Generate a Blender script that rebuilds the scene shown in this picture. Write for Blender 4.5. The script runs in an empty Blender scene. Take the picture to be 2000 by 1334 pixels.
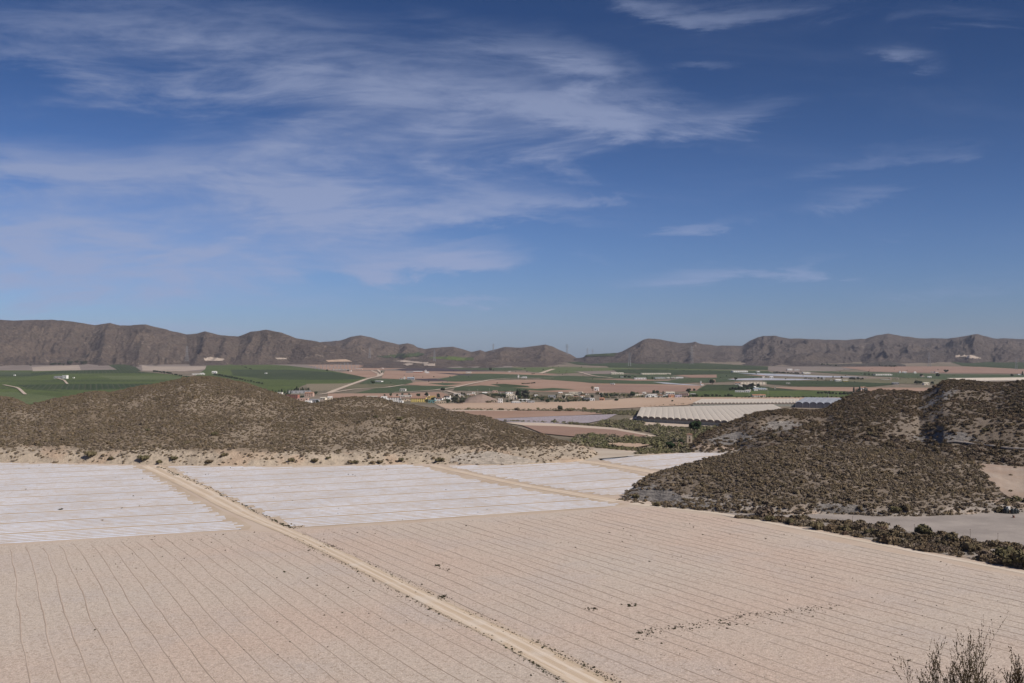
import bpy, bmesh, math, random
import numpy as np
from mathutils import Vector
D = bpy.data
SC = bpy.context.scene
COL = SC.collection
rng = np.random.default_rng(7)
random.seed(7)
R = math.radians

# ------------------------------------------------------------------ camera
CAMZ = 50.0
LENS = 35.0
F = 2000 * LENS / 36.0
HORIZON = 695.0
PITCH = math.atan((HORIZON - 667.0) / F)
cam = D.cameras.new("camera"); cam.lens = LENS; cam.sensor_width = 36
cam.clip_start = 0.5; cam.clip_end = 60000
co = D.objects.new("camera", cam); COL.objects.link(co)
co.location = (0, 0, CAMZ); co.rotation_euler = (R(90) + PITCH, 0, 0)
SC.camera = co

# ------------------------------------------------------------------ sun, sky, exposure
SUN_AZ, SUN_EL = R(121), R(42)
sv = Vector((math.sin(SUN_AZ) * math.cos(SUN_EL), math.cos(SUN_AZ) * math.cos(SUN_EL), math.sin(SUN_EL)))
sun = D.lights.new("sun", 'SUN'); sun.energy = 4.6; sun.angle = R(0.55); sun.color = (1.0, 0.93, 0.84)
so = D.objects.new("sun", sun); COL.objects.link(so)
so.rotation_euler = sv.to_track_quat('Z', 'Y').to_euler()
SC.view_settings.view_transform = 'Standard'; SC.view_settings.look = 'None'
SC.view_settings.exposure = 0.22; SC.view_settings.gamma = 1.0

class NT:
    """tiny helper around a node tree"""
    def __init__(s, nt): s.nt = nt; nt.nodes.clear()
    def n(s, t, **kw):
        nd = s.nt.nodes.new(t)
        for k, v in kw.items():
            if k.startswith('i_'):
                key = k[2:]; key = int(key) if key.isdigit() else key.replace('_', ' ')
                nd.inputs[key].default_value = v
            else: setattr(nd, k, v)
        return nd
    def l(s, a, b): s.nt.links.new(a, b)
    def val(s, x, sock):
        if isinstance(x, (int, float)): sock.default_value = x
        elif isinstance(x, tuple): sock.default_value = x
        else: s.l(x, sock)
    def m(s, op, a, b=0.0, c=None, clamp=False):
        nd = s.nt.nodes.new('ShaderNodeMath'); nd.operation = op; nd.use_clamp = clamp
        s.val(a, nd.inputs[0]); s.val(b, nd.inputs[1])
        if c is not None: s.val(c, nd.inputs[2])
        return nd.outputs[0]
    def ss(s, x, a, b, lo=0.0, hi=1.0):
        nd = s.nt.nodes.new('ShaderNodeMapRange'); nd.interpolation_type = 'SMOOTHSTEP'
        s.val(x, nd.inputs[0]); s.val(a, nd.inputs[1]); s.val(b, nd.inputs[2]); s.val(lo, nd.inputs[3]); s.val(hi, nd.inputs[4])
        return nd.outputs[0]
    def mix(s, f, a, b, bt='MIX'):
        nd = s.nt.nodes.new('ShaderNodeMix'); nd.data_type = 'RGBA'; nd.blend_type = bt
        s.val(f, nd.inputs[0])
        for x, k in ((a, 6), (b, 7)):
            if isinstance(x, tuple): nd.inputs[k].default_value = (*x[:3], 1)
            else: s.l(x, nd.inputs[k])
        return nd.outputs[2]
    def noise(s, vec, scale, detail=4, rough=0.55, out=0, dist=0.0):
        nd = s.n('ShaderNodeTexNoise'); nd.inputs['Scale'].default_value = scale
        nd.inputs['Detail'].default_value = detail; nd.inputs['Roughness'].default_value = rough
        nd.inputs['Distortion'].default_value = dist
        s.l(vec, nd.inputs['Vector']); return nd.outputs[out]
    def mapv(s, vec, scale=(1, 1, 1), rot=(0, 0, 0), loc=(0, 0, 0)):
        nd = s.n('ShaderNodeMapping'); nd.inputs['Scale'].default_value = scale
        nd.inputs['Rotation'].default_value = rot; nd.inputs['Location'].default_value = loc
        s.l(vec, nd.inputs['Vector']); return nd.outputs[0]

def build_world():
    w = D.worlds.new("World"); SC.world = w; w.use_nodes = True
    t = NT(w.node_tree)
    sky = t.n('ShaderNodeTexSky'); sky.sky_type = 'NISHITA'; sky.sun_disc = False
    sky.sun_elevation = SUN_EL; sky.sun_rotation = SUN_AZ
    sky.air_density = 1.0; sky.dust_density = 0.6; sky.ozone_density = 3.5; sky.altitude = 300
    g = t.n('ShaderNodeTexCoord').outputs['Generated']
    sp = t.n('ShaderNodeSeparateXYZ'); t.l(g, sp.inputs[0])
    X, Y, Z = sp.outputs
    # direction-space coordinates of the part of the sky the photograph looks at
    yy = t.m('MAXIMUM', Y, 0.05)
    u = t.m('DIVIDE', X, yy)                 # left-right
    v = t.m('DIVIDE', Z, yy)                 # elevation
    # cloud plane coordinates
    zz = t.m('ADD', t.m('MAXIMUM', Z, 0.0), 0.06)
    cx = t.m('DIVIDE', X, zz); cy = t.m('DIVIDE', Y, zz)
    cv = t.n('ShaderNodeCombineXYZ'); t.l(cx, cv.inputs[0]); t.l(cy, cv.inputs[1])
    uv = t.n('ShaderNodeCombineXYZ'); t.l(u, uv.inputs[0]); t.l(v, uv.inputs[1])
    big = t.noise(t.mapv(uv.outputs[0], (2.2, 6.5, 1), (0, 0, R(-6)), (3.1, 1.7, 0)), 1.0, 7, 0.60, 0, 0.35)
    mid = t.noise(t.mapv(uv.outputs[0], (5.0, 21, 1), (0, 0, R(-9)), (8.4, 2.2, 0)), 1.0, 7, 0.64, 0, 0.5)
    soft = t.noise(t.mapv(uv.outputs[0], (1.4, 4.0, 1), (0, 0, R(10)), (1.0, 9.0, 0)), 1.0, 3, 0.5)
    fib = t.noise(t.mapv(uv.outputs[0], (9, 60, 1), (0, 0, R(8)), (0, 4, 0)), 1.0, 5, 0.6, 0, 0.8)
    # wobble
    uw = t.m('ADD', u, t.m('MULTIPLY', t.m('SUBTRACT', big, 0.5), 0.22))
    vw = t.m('ADD', v, t.m('MULTIPLY', t.m('SUBTRACT', mid, 0.5), 0.11))
    def blob(px, py, rx, ry, ang=0.0, amp=1.0, soft_=0.5):
        bu = (px - 1000) / F; bv = (HORIZON - py) / F; rx = rx / F; ry = ry / F
        du = t.m('SUBTRACT', uw, bu); dv = t.m('SUBTRACT', vw, bv)
        c, s_ = math.cos(R(ang)), math.sin(R(ang))
        a = t.m('ADD', t.m('MULTIPLY', du, c / rx), t.m('MULTIPLY', dv, s_ / rx))
        b = t.m('ADD', t.m('MULTIPLY', du, -s_ / ry), t.m('MULTIPLY', dv, c / ry))
        d = t.m('ADD', t.m('MULTIPLY', a, a), t.m('MULTIPLY', b, b))
        e = t.m('POWER', 2.718, t.m('MULTIPLY', d, -1.0))
        return t.m('MULTIPLY', e, amp)
    blobs = CLOUDS
    acc = None
    for bb in blobs:
        x = blob(*bb)
        acc = x if acc is None else t.m('ADD', acc, x)
    # cover field broken up by streaky noise
    cov = t.m('SUBTRACT', 1.0, t.m('POWER', 2.718, t.m('MULTIPLY', acc, -0.95)))
    n1 = t.m('ADD', t.m('ADD', t.m('MULTIPLY', mid, 0.48), t.m('MULTIPLY', big, 0.38)), t.m('MULTIPLY', fib, 0.14))
    base = t.m('ADD', t.m('MULTIPLY', cov, 1.02), t.m('MULTIPLY', t.m('SUBTRACT', n1, 0.5), 2.7))
    base = t.m('ADD', base, t.m('MULTIPLY', t.m('SUBTRACT', soft, 0.5), 0.2))
    base = t.m('MULTIPLY', base, t.ss(cov, 0.0, 0.30, 0.25, 1.0))
    dens = t.ss(base, 0.10, 1.15, 0.0, 0.90)
    dens = t.m('MULTIPLY', dens, t.ss(t.m('ADD', t.m('MULTIPLY', mid, .7), t.m('MULTIPLY', fib, .3)), .36, .60, .50, 1.06))
    thin = t.m('MULTIPLY', t.ss(t.m('ADD', t.m('MULTIPLY', soft, .5), t.m('MULTIPLY', mid, .5)), .45, .8), .16)
    dens = t.m('MINIMUM', t.m('ADD', dens, thin), 0.85)
    # deepen the blue of a polarised sky away from the horizon, same for every ray
    grad = t.ss(v, 0.0, 0.36)
    tint = t.mix(grad, SKY_LOW, SKY_HIGH)
    side = t.ss(u, -0.6, 0.6, 1.06, 0.88)
    sk = t.mix(1.0, sky.outputs[0], tint, 'MULTIPLY')
    sc_ = t.n('ShaderNodeVectorMath'); sc_.operation = 'SCALE'; t.l(sk, sc_.inputs[0]); t.l(side, sc_.inputs['Scale'])
    cl = t.mix(dens, sc_.outputs[0], t.mix(t.ss(v, .05, .36), CLOUD_COL, tuple(x * .80 for x in CLOUD_COL)))
    bg = t.n('ShaderNodeBackground'); t.l(cl, bg.inputs[0]); bg.inputs[1].default_value = 0.10
    o = t.n('ShaderNodeOutputWorld'); t.l(bg.outputs[0], o.inputs[0])
SKY_LOW = (0.385, 0.50, 0.79)
SKY_HIGH = (0.165, 0.255, 0.42)
CLOUD_COL = (2.65, 3.2, 4.9)
CLOUDS = [  # px, py, rx, ry, angle, amp
 (300, 60, 450, 90, -4, .95), (620, 170, 380, 80, -6, .95), (130, 170, 230, 50, 0, .5),
 (1150, 120, 150, 40, -14, 1.1), (980, 170, 260, 55, -12, .7), (1130, 215, 220, 34, -8, 1.0), (1310, 195, 80, 18, 0, .6), (900, 60, 150, 50, -20, .35),
 (780, 235, 300, 50, 0, .8), (560, 315, 360, 58, 3, 1.8), (880, 300, 260, 44, 4, 1.5), (120, 345, 280, 54, -8, 1.9), (350, 400, 300, 30, 0, .8),
 (820, 385, 270, 42, -2, 1.3), (980, 420, 120, 16, -4, .8), (350, 470, 380, 50, 3, 2.2), (40, 450, 220, 36, 0, 1.6),
 (80, 545, 400, 62, 0, 1.8), (330, 540, 280, 36, 8, 1.1), (870, 497, 150, 18, 2, 1.6), (800, 522, 170, 16, 3, 1.6), (890, 566, 110, 9, 3, .6),
 (480, 600, 500, 34, 0, .4), (1500, 12, 300, 34, 2, .42), (1290, 5, 110, 26, -20, .35), (1760, 115, 95, 28, -22, .75), (1690, 95, 110, 14, -8, .4),
 (1480, 220, 130, 30, 8, .65), (1400, 125, 60, 16, 0, .45), (1720, 310, 210, 26, 10, .7), (1620, 385, 190, 24, 10, .65),
 (1380, 438, 130, 13, 6, .38), (1420, 525, 200, 18, 3, .32), (1600, 512, 170, 16, 4, .45), (1700, 460, 230, 22, 0, .4),
 (1340, 305, 120, 12, 4, .35), (1180, 508, 60, 9, 0, .4), (1900, 30, 160, 24, 0, .4), (60, 120, 100, 30, -10, .9),
 (1900, 540, 260, 50, 0, .3), (1100, 380, 200, 12, 5, .3),
]
build_world()

# ------------------------------------------------------------------ projection helpers
def rays(px, py):
    px = np.asarray(px, float); py = np.asarray(py, float)
    yu = (667.0 - py) / F
    yd = math.cos(PITCH) - yu * math.sin(PITCH)
    zd = math.sin(PITCH) + yu * math.cos(PITCH)
    return (px - 1000) / F / yd, zd / yd            # X per Y, Z per Y

G_FLAT, G_Y0, G_Y1 = -30.0, 540.0, 770.0
G_RISE = 40.0 / 3000
def gz(Y):
    Y = np.asarray(Y, float)
    t = np.clip((Y - G_Y0) / (G_Y1 - G_Y0), 0, 1); t = t * t * (3 - 2 * t)
    z = G_FLAT * t
    return z + np.clip(Y - 1500, 0, 3600) * G_RISE
_Yt = np.concatenate([np.linspace(60, 1600, 3000), np.linspace(1601, 12000, 5000)])
_St = np.minimum.accumulate((CAMZ - gz(_Yt)) / _Yt)          # slope seen, decreasing
def on_ground(px, py, lift=0.0):
    """pixel of the photo -> point on the ground (numpy or scalar)"""
    u, w = rays(px, py)
    s = -w
    Y = np.interp(-s, -_St, _Yt)
    z = gz(Y) + lift
    return np.stack([u * Y, Y, z + 0 * Y], -1)
def at_depth(px, py, Y):
    u, w = rays(px, py)
    return np.stack([u * Y, Y + 0 * u, CAMZ + w * Y], -1)

# ------------------------------------------------------------------ noise (numpy)
def _hash(ix, iy, seed):
    h = (ix.astype(np.int64) * 374761393 + iy.astype(np.int64) * 668265263 + seed * 974634521) & 0xFFFFFFFF
    h = ((h ^ (h >> 13)) * 1274126177) & 0xFFFFFFFF
    h = h ^ (h >> 16)
    return (h & 0xFFFF) / 65535.0
def vnoise(x, y, seed=0):
    x = np.asarray(x, float); y = np.asarray(y, float)
    ix = np.floor(x); iy = np.floor(y); fx = x - ix; fy = y - iy
    fx = fx * fx * fx * (fx * (fx * 6 - 15) + 10); fy = fy * fy * fy * (fy * (fy * 6 - 15) + 10)
    a = _hash(ix, iy, seed); b = _hash(ix + 1, iy, seed); c = _hash(ix, iy + 1, seed); d = _hash(ix + 1, iy + 1, seed)
    return (a * (1 - fx) + b * fx) * (1 - fy) + (c * (1 - fx) + d * fx) * fy
def fbm(x, y, oct=5, seed=0, gain=0.5):
    s = 0; a = 1.0; n = 0
    for k in range(oct):
        s = s + a * vnoise(x * 2**k + 13.7 * k, y * 2**k + 7.3 * k, seed + k); n += a; a *= gain
    return s / n
def ridged(x, y, oct=5, seed=0, gain=0.5):
    s = 0; a = 1.0; n = 0
    for k in range(oct):
        v = 1 - np.abs(2 * vnoise(x * 2**k + 3.1 * k, y * 2**k + 9.7 * k, seed + k) - 1)
        s = s + a * v * v; n += a; a *= gain
    return s / n

# ------------------------------------------------------------------ object helpers
LABELS = {}
def tag(o, label=None, cat=None, group=None, kind=None):
    if label:
        o['label'] = label
        n = len(label.split())
        if not 4 <= n <= 16: print('LABEL LENGTH', n, label)
        if label in LABELS and (not group or LABELS[label] != group): print('DUP LABEL', label)
        LABELS[label] = group
    if cat: o['category'] = cat
    if group: o['group'] = group
    if kind: o['kind'] = kind
    return o
def mesh_obj(name, verts, faces, mats, parent=None, smooth=False, mi=None):
    me = D.meshes.new(name)
    verts = np.asarray(verts, np.float32).reshape(-1, 3)
    if isinstance(faces, np.ndarray):
        k = faces.shape[1]; n = len(faces)
        me.vertices.add(len(verts)); me.vertices.foreach_set('co', verts.ravel())
        me.loops.add(n * k); me.loops.foreach_set('vertex_index', faces.astype(np.int32).ravel())
        me.polygons.add(n); me.polygons.foreach_set('loop_start', np.arange(0, n * k, k, dtype=np.int32))
        me.update(calc_edges=True)
    else:
        me.from_pydata(verts.tolist(), [], faces)
    for m_ in (mats if isinstance(mats, (list, tuple)) else [mats]): me.materials.append(m_)
    if mi is not None: me.polygons.foreach_set('material_index', np.asarray(mi, np.int32))
    if smooth: me.polygons.foreach_set('use_smooth', np.ones(len(me.polygons), bool))
    o = D.objects.new(name, me); COL.objects.link(o)
    if parent: o.parent = parent
    return o
def empty(name, loc, rz=0):
    o = D.objects.new(name, None); COL.objects.link(o); o.location = loc; o.rotation_euler = (0, 0, rz)
    o.empty_display_size = 0.5
    return o
def copy_tree(o, parent=None):
    c = o.copy(); COL.objects.link(c); c.parent = parent
    for ch in list(o.children): copy_tree(ch, c)
    return c
class MB:
    def __init__(s): s.v = []; s.f = []; s.m = []
    def add(s, vs, fs, m=0):
        b = len(s.v); s.v += [tuple(x) for x in vs]; s.f += [tuple(i + b for i in f) for f in fs]; s.m += [m] * len(fs)
        return s
    def box(s, x0, x1, y0, y1, z0, z1, m=0):
        return s.add([(x0,y0,z0),(x1,y0,z0),(x1,y1,z0),(x0,y1,z0),(x0,y0,z1),(x1,y0,z1),(x1,y1,z1),(x0,y1,z1)],
              [(0,3,2,1),(4,5,6,7),(0,1,5,4),(1,2,6,5),(2,3,7,6),(3,0,4,7)], m)
    def bar(s, a, b, r, r2=None, n=5, m=0):
        a = Vector(a); b = Vector(b); r2 = r if r2 is None else r2
        d = (b - a).normalized(); up = Vector((0, 0, 1)) if abs(d.z) < .9 else Vector((1, 0, 0))
        p = d.cross(up).normalized(); q = d.cross(p)
        vs = []
        for k in range(n):
            an = 2 * math.pi * k / n; w = p * math.cos(an) + q * math.sin(an)
            vs.append(a + w * r)
        for k in range(n):
            an = 2 * math.pi * k / n; w = p * math.cos(an) + q * math.sin(an)
            vs.append(b + w * r2)
        fs = [(k, (k + 1) % n, n + (k + 1) % n, n + k) for k in range(n)]
        fs += [tuple(range(n))[::-1], tuple(range(n, 2 * n))]
        return s.add(vs, fs, m)
    def lathe(s, prof, c=(0, 0), n=14, m=0):
        vs = []; fs = []
        for (r, z) in prof:
            for k in range(n):
                a = 2 * math.pi * k / n; vs.append((c[0] + r * math.cos(a), c[1] + r * math.sin(a), z))
        for i in range(len(prof) - 1):
            for k in range(n):
                fs.append((i*n+k, i*n+(k+1) % n, (i+1)*n+(k+1) % n, (i+1)*n+k))
        fs.append(tuple(range(n))[::-1]); fs.append(tuple(range((len(prof)-1)*n, len(prof)*n)))
        return s.add(vs, fs, m)
    def build(s, name, mats, parent=None, smooth=False):
        return mesh_obj(name, s.v, s.f, mats, parent, smooth, s.m)

def grid_faces(nr, nc):
    i = np.arange(nr - 1)[:, None] * nc + np.arange(nc - 1)[None, :]
    return np.stack([i, i + 1, i + nc + 1, i + nc], -1).reshape(-1, 4)

# ------------------------------------------------------------------ materials
def mat(name, fn=None, col=(.5, .5, .5), rough=0.9, spec=0.2, metal=0.0):
    m_ = D.materials.new(name); m_.use_nodes = True
    t = NT(m_.node_tree)
    b = t.n('ShaderNodeBsdfPrincipled'); b.inputs['Roughness'].default_value = rough
    b.inputs['Specular IOR Level'].default_value = spec; b.inputs['Metallic'].default_value = metal
    b.inputs['Base Color'].default_value = (*col, 1)
    o = t.n('ShaderNodeOutputMaterial'); t.l(b.outputs[0], o.inputs[0])
    if fn: fn(t, b)
    return m_
def objco(t): return t.n('ShaderNodeTexCoord').outputs['Object']
def bump(t, b, h, dist, strength=1.0):
    bn = t.n('ShaderNodeBump'); bn.inputs['Strength'].default_value = strength; bn.inputs['Distance'].default_value = dist
    t.l(h, bn.inputs['Height']); t.l(bn.outputs[0], b.inputs['Normal'])

def soil(c1, c2, fine=1.2, big=0.02, speck=0.35, bd=0.06, dark=0.55):
    def fn(t, b):
        v = objco(t)
        n1 = t.noise(v, big, 5, 0.6); n2 = t.noise(v, fine, 5, 0.75); n3 = t.noise(v, fine * 3.7, 3, 0.8)
        col = t.mix(t.ss(n1, 0.35, 0.65), c1, c2)
        dk = tuple(x * dark for x in c1); lt = tuple(min(x * 1.35, 0.9) for x in c2)
        col = t.mix(t.m('MULTIPLY', t.ss(n2, 0.56, 0.70), speck), col, dk)
        col = t.mix(t.m('MULTIPLY', t.ss(n3, 0.58, 0.72), speck * .8), col, lt)
        t.l(col, b.inputs['Base Color'])
        h = t.m('ADD', n2, t.m('MULTIPLY', n3, 0.5)); bump(t, b, h, bd)
    return fn
def row_dir(t, v, ang, spacing, wob=0.15, wscale=0.06):
    """0..1 saw across rows; ang = direction the rows run, from +Y towards -X"""
    sp = t.n('ShaderNodeSeparateXYZ'); t.l(v, sp.inputs[0])
    c, s_ = math.cos(ang), math.sin(ang)
    d = t.m('ADD', t.m('MULTIPLY', sp.outputs[0], c / spacing), t.m('MULTIPLY', sp.outputs[1], s_ / spacing))
    if wob:
        d = t.m('ADD', d, t.m('MULTIPLY', t.m('SUBTRACT', t.noise(v, wscale, 2, 0.5), 0.5), wob * 2))
    return d
def crop(c1, c2, soilc, spacing=5.0, ang=0.6, cover=0.6, big=0.006, bd=0.6, scale=0.3):
    def fn(t, b):
        v = objco(t)
        d = row_dir(t, v, ang, spacing, 0.1)
        tri = t.m('ABSOLUTE', t.m('SUBTRACT', t.m('FRACT', d), 0.5))
        n1 = t.noise(v, big, 4, 0.6); n2 = t.noise(v, scale, 4, 0.7); n3 = t.noise(v, big * 6, 4, 0.6)
        g = t.mix(t.ss(t.m('ADD', t.m('MULTIPLY', n1, .6), t.m('MULTIPLY', n3, .4)), 0.38, 0.62), c1, c2)
        g = t.mix(t.m('MULTIPLY', t.ss(n2, 0.46, 0.60), 0.8), g, tuple(x * .45 for x in c1))
        msk = t.ss(t.m('ADD', tri, t.m('MULTIPLY', t.m('SUBTRACT', n2, .5), .35)), cover * .5 - .08, cover * .5 + .08)
        t.l(t.mix(msk, g, soilc), b.inputs['Base Color'])
        bump(t, b, t.m('ADD', n2, t.m('MULTIPLY', tri, -1.0)), bd)
    return fn
# ------------------------------------------------------------------ ground
PINK = (0.40, 0.325, 0.27); TAN = (0.43, 0.345, 0.265)
def ground_fn(t, b):
    v = objco(t)
    n1 = t.noise(v, 0.004, 6, 0.6); n2 = t.noise(v, 0.06, 6, 0.7); n3 = t.noise(v, 1.3, 5, 0.75)
    near = t.mix(t.ss(n2, .35, .65), (0.44, 0.345, 0.27), (0.47, 0.385, 0.315))
    far = t.mix(t.ss(n1, .4, .6), (0.21, 0.165, 0.125), (0.15, 0.125, 0.085))
    far = t.mix(t.m('MULTIPLY', t.ss(n2, .5, .62), .7), far, (0.075, 0.07, 0.04))
    sp = t.n('ShaderNodeSeparateXYZ'); t.l(v, sp.inputs[0])
    c = t.mix(t.ss(sp.outputs[1], 520, 560), near, far)
    c = t.mix(t.m('MULTIPLY', t.ss(n3, .56, .7), .3), c, (0.17, 0.135, 0.10))
    t.l(c, b.inputs['Base Color']); bump(t, b, n3, 0.05)
M_ground = mat('ground_soil', ground_fn)
ys = np.concatenate([np.linspace(130, 540, 42), np.linspace(548, 780, 40), np.linspace(800, 1500, 16), np.linspace(1510, 5100, 25), np.linspace(5200, 11900, 10)])
xs = np.concatenate([np.linspace(-16000, -1600, 9), np.linspace(-1500, 1500, 121), np.linspace(1600, 16000, 9)])
XX, YY = np.meshgrid(xs, ys)
o = mesh_obj('ground', np.stack([XX, YY, gz(YY)], -1), grid_faces(len(ys), len(xs)), M_ground, smooth=True)
tag(o, 'pale earth ground of the valley under all the fields', 'ground', kind='structure')
# foreground hillside under the camera
ys = np.linspace(-60, 134, 60); xs = np.linspace(-260, 260, 130); XX, YY = np.meshgrid(xs, ys)
hz = np.where(YY < 2, 48.3, 48.3 - (YY - 2) * 0.372); hz = np.maximum(hz, -0.6)
bumpz = (fbm(XX / 9, YY / 9, 4, 3) - .5) * 2.0 * np.clip((YY - 2) / 10, 0, 1) * np.clip((134 - YY) / 10, 0, 1)
M_hillfg = mat('dry_hillside', soil((0.26, 0.21, 0.15), (0.33, 0.27, 0.20), 1.5, 0.05, .6, .1))
o = mesh_obj('hillside', np.stack([XX, YY, np.where(YY > 131, -0.6, hz + bumpz)], -1), grid_faces(len(ys), len(xs)), M_hillfg, smooth=True)
tag(o, 'dry hillside falling away below the viewpoint', 'hillside', kind='structure')

# ---- patches: polygons given in photo pixels, laid on the ground
LAYER = [0]
def patch(name, poly, material, label=None, jit=0.0, kind='structure', cat=None, lift=None, step=0.8, group=None):
    poly = np.array(poly, float)
    LAYER[0] += 1
    yy = np.unique(np.concatenate([np.arange(poly[:, 1].min(), poly[:, 1].max(), step), poly[:, 1]]))
    yy = np.clip(yy, poly[:, 1].min() + 1e-4, poly[:, 1].max() - 1e-4); yy = np.unique(yy)
    L = []; Rr = []
    n = len(poly)
    for y in yy:
        xs_ = []
        for i in range(n):
            (x0, y0), (x1, y1) = poly[i], poly[(i + 1) % n]
            if (y0 <= y < y1) or (y1 <= y < y0):
                xs_.append(x0 + (x1 - x0) * (y - y0) / (y1 - y0))
        if len(xs_) < 2: xs_ = [0, 0] if not xs_ else [xs_[0]] * 2
        L.append(min(xs_)); Rr.append(max(xs_))
    L = np.array(L); Rr = np.array(Rr)
    if jit:
        sd = LAYER[0] * 17
        L = L + (fbm(yy * .35, yy * 0 + sd, 3, sd) - .5) * 2 * jit; Rr = Rr + (fbm(yy * .35, yy * 0 + sd, 3, sd + 5) - .5) * 2 * jit
    nseg = 6
    fr = np.linspace(0, 1, nseg + 1)
    PX = L[:, None] * (1 - fr) + Rr[:, None] * fr
    PY = np.repeat(yy[:, None], nseg + 1, 1)
    mY = on_ground(1000, poly[:, 1].mean())[1]
    lf = lift if lift is not None else (0.008 + LAYER[0] * (0.004 if mY < 540 else 0.012))
    P = on_ground(PX, PY, lf)
    f = grid_faces(len(yy), nseg + 1)[:, ::-1]
    o = mesh_obj(name, P, f, material, smooth=True)
    tag(o, label, cat, group, kind)
    return o
def ribbon(name, pts, width, material, label, lift=0.05, cat='track', kind='structure', wob=0.0, seed=0, seg=4.0):
    P = on_ground([p[0] for p in pts], [p[1] for p in pts])[:, :2]
    d = np.r_[0, np.cumsum(np.linalg.norm(np.diff(P, axis=0), axis=1))]
    n = max(8, int(d[-1] / seg)); s = np.linspace(0, d[-1], n)
    # smooth polyline
    x = np.interp(s, d, P[:, 0]); y = np.interp(s, d, P[:, 1])
    k = max(1, n // (len(pts) * 3)); ker = np.ones(2 * k + 1) / (2 * k + 1)
    xp = np.r_[np.full(k, x[0]), x, np.full(k, x[-1])]; yp = np.r_[np.full(k, y[0]), y, np.full(k, y[-1])]
    if len(pts) > 2: x = np.convolve(xp, ker, 'valid'); y = np.convolve(yp, ker, 'valid')
    tx = np.gradient(x); ty = np.gradient(y); L = np.hypot(tx, ty) + 1e-9; nx, ny = -ty / L, tx / L
    w = np.interp(s, np.linspace(0, d[-1], len(width)), width) if isinstance(width, (list, tuple)) else np.full(n, width)
    V = []
    cs = np.array([-.5, -.25, 0, .25, .5])
    for c in cs:
        ww = w * c
        if wob: ww = ww + np.sign(c) * (fbm(s / 6, s * 0 + c * 9, 3, seed + 3) - .5) * wob
        V.append(np.stack([x + nx * ww, y + ny * ww, gz(y + ny * ww) + lift], -1))
    V = np.stack(V, 1)
    o = mesh_obj(name, V, grid_faces(n, 5), material, smooth=True)
    at = o.data.attributes.new('across', 'FLOAT', 'POINT'); at.data.foreach_set('value', np.tile(cs, n).astype(np.float32))
    return tag(o, label, cat, None, kind)

# ------------------------------------------------------------------ near fields
ANG = math.atan(0.602)                     # direction of the track and furrows
def tilled_fn(t, b):
    v = objco(t)
    n1 = t.noise(v, 0.012, 4, 0.55); n1b = t.noise(v, 0.035, 5, 0.6)
    n2 = t.noise(v, 1.0, 6, 0.85); n3 = t.noise(v, 2.6, 4, 0.85); n4 = t.noise(v, 0.35, 4, 0.7)
    d = row_dir(t, v, ANG, 1.93, .12)
    rv = t.mapv(v, (1, 1, 1), (0, 0, -ANG)); rs = t.noise(t.mapv(rv, (1.3, .05, 1)), 1.0, 4, .7)
    col = t.mix(t.ss(n1, .36, .62), (0.485, 0.372, 0.305), (0.475, 0.405, 0.345))
    col = t.mix(t.m('MULTIPLY', t.ss(n1b, .48, .66), .45), col, (0.42, 0.37, 0.345))
    col = t.mix(t.m('MULTIPLY', t.ss(rs, .45, .65), .25), col, (0.30, 0.235, 0.18))
    col = t.mix(t.m('MULTIPLY', t.ss(n2, .50, .57), .6), col, (0.27, 0.205, 0.155))
    col = t.mix(t.m('MULTIPLY', t.ss(n3, .52, .60), .7), col, (0.68, 0.58, 0.49))
    col = t.mix(t.m('MULTIPLY', t.ss(n4, .60, .72), .25), col, (0.25, 0.19, 0.14))
    t.l(col, b.inputs['Base Color'])
    h = t.m('ADD', t.m('ADD', n2, t.m('MULTIPLY', n3, .5)), t.m('MULTIPLY', n4, 1.5))
    bump(t, b, h, 0.16)
M_tilled = mat('tilled_soil', tilled_fn)
def track_fn(t, b):
    v = objco(t)
    rv = t.mapv(v, (1, 1, 1), (0, 0, -ANG))
    sp = t.n('ShaderNodeSeparateXYZ'); t.l(rv, sp.inputs[0])
    st = t.noise(t.mapv(rv, (1.6, .025, 1)), 1.0, 4, .6); n2 = t.noise(v, .12, 4, .6); n3 = t.noise(v, 2.2, 5, .75)
    col = t.mix(t.ss(st, .40, .62), (0.47, 0.365, 0.265), (0.56, 0.46, 0.36))
    col = t.mix(t.m('MULTIPLY', t.ss(n2, .52, .68), .7), col, (0.56, 0.49, 0.42))
    ac = t.n('ShaderNodeAttribute', attribute_name='across').outputs['Fac']
    ac = t.m('ABSOLUTE', t.m('ADD', ac, t.m('MULTIPLY', t.m('SUBTRACT', n2, .5), .12)))
    rut = t.m('MULTIPLY', t.ss(t.m('ABSOLUTE', t.m('SUBTRACT', ac, .19)), .09, .02), .75)
    col = t.mix(rut, col, (0.60, 0.51, 0.42))
    col = t.mix(t.m('MULTIPLY', t.ss(ac, .10, .02), t.m('MULTIPLY', t.ss(st, .35, .6), .5)), col, (0.38, 0.29, 0.20))
    col = t.mix(t.m('MULTIPLY', t.ss(ac, .34, .48), .55), col, (0.38, 0.30, 0.215))
    col = t.mix(t.m('MULTIPLY', t.ss(n3, .57, .7), .35), col, (0.33, 0.25, 0.18))
    t.l(col, b.inputs['Base Color']); bump(t, b, t.m('ADD', n3, t.m('MULTIPLY', st, 2.0)), .06)
M_track = mat('track_dirt', track_fn)
M_pale = mat('pale_dirt', soil((0.50, 0.42, 0.33), (0.55, 0.47, 0.39), 2.0, .05, .3, .04))
M_grav = mat('grey_gravel', soil((0.235, 0.205, 0.185), (0.32, 0.28, 0.25), 1.0, .05, .5, .05))

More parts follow.
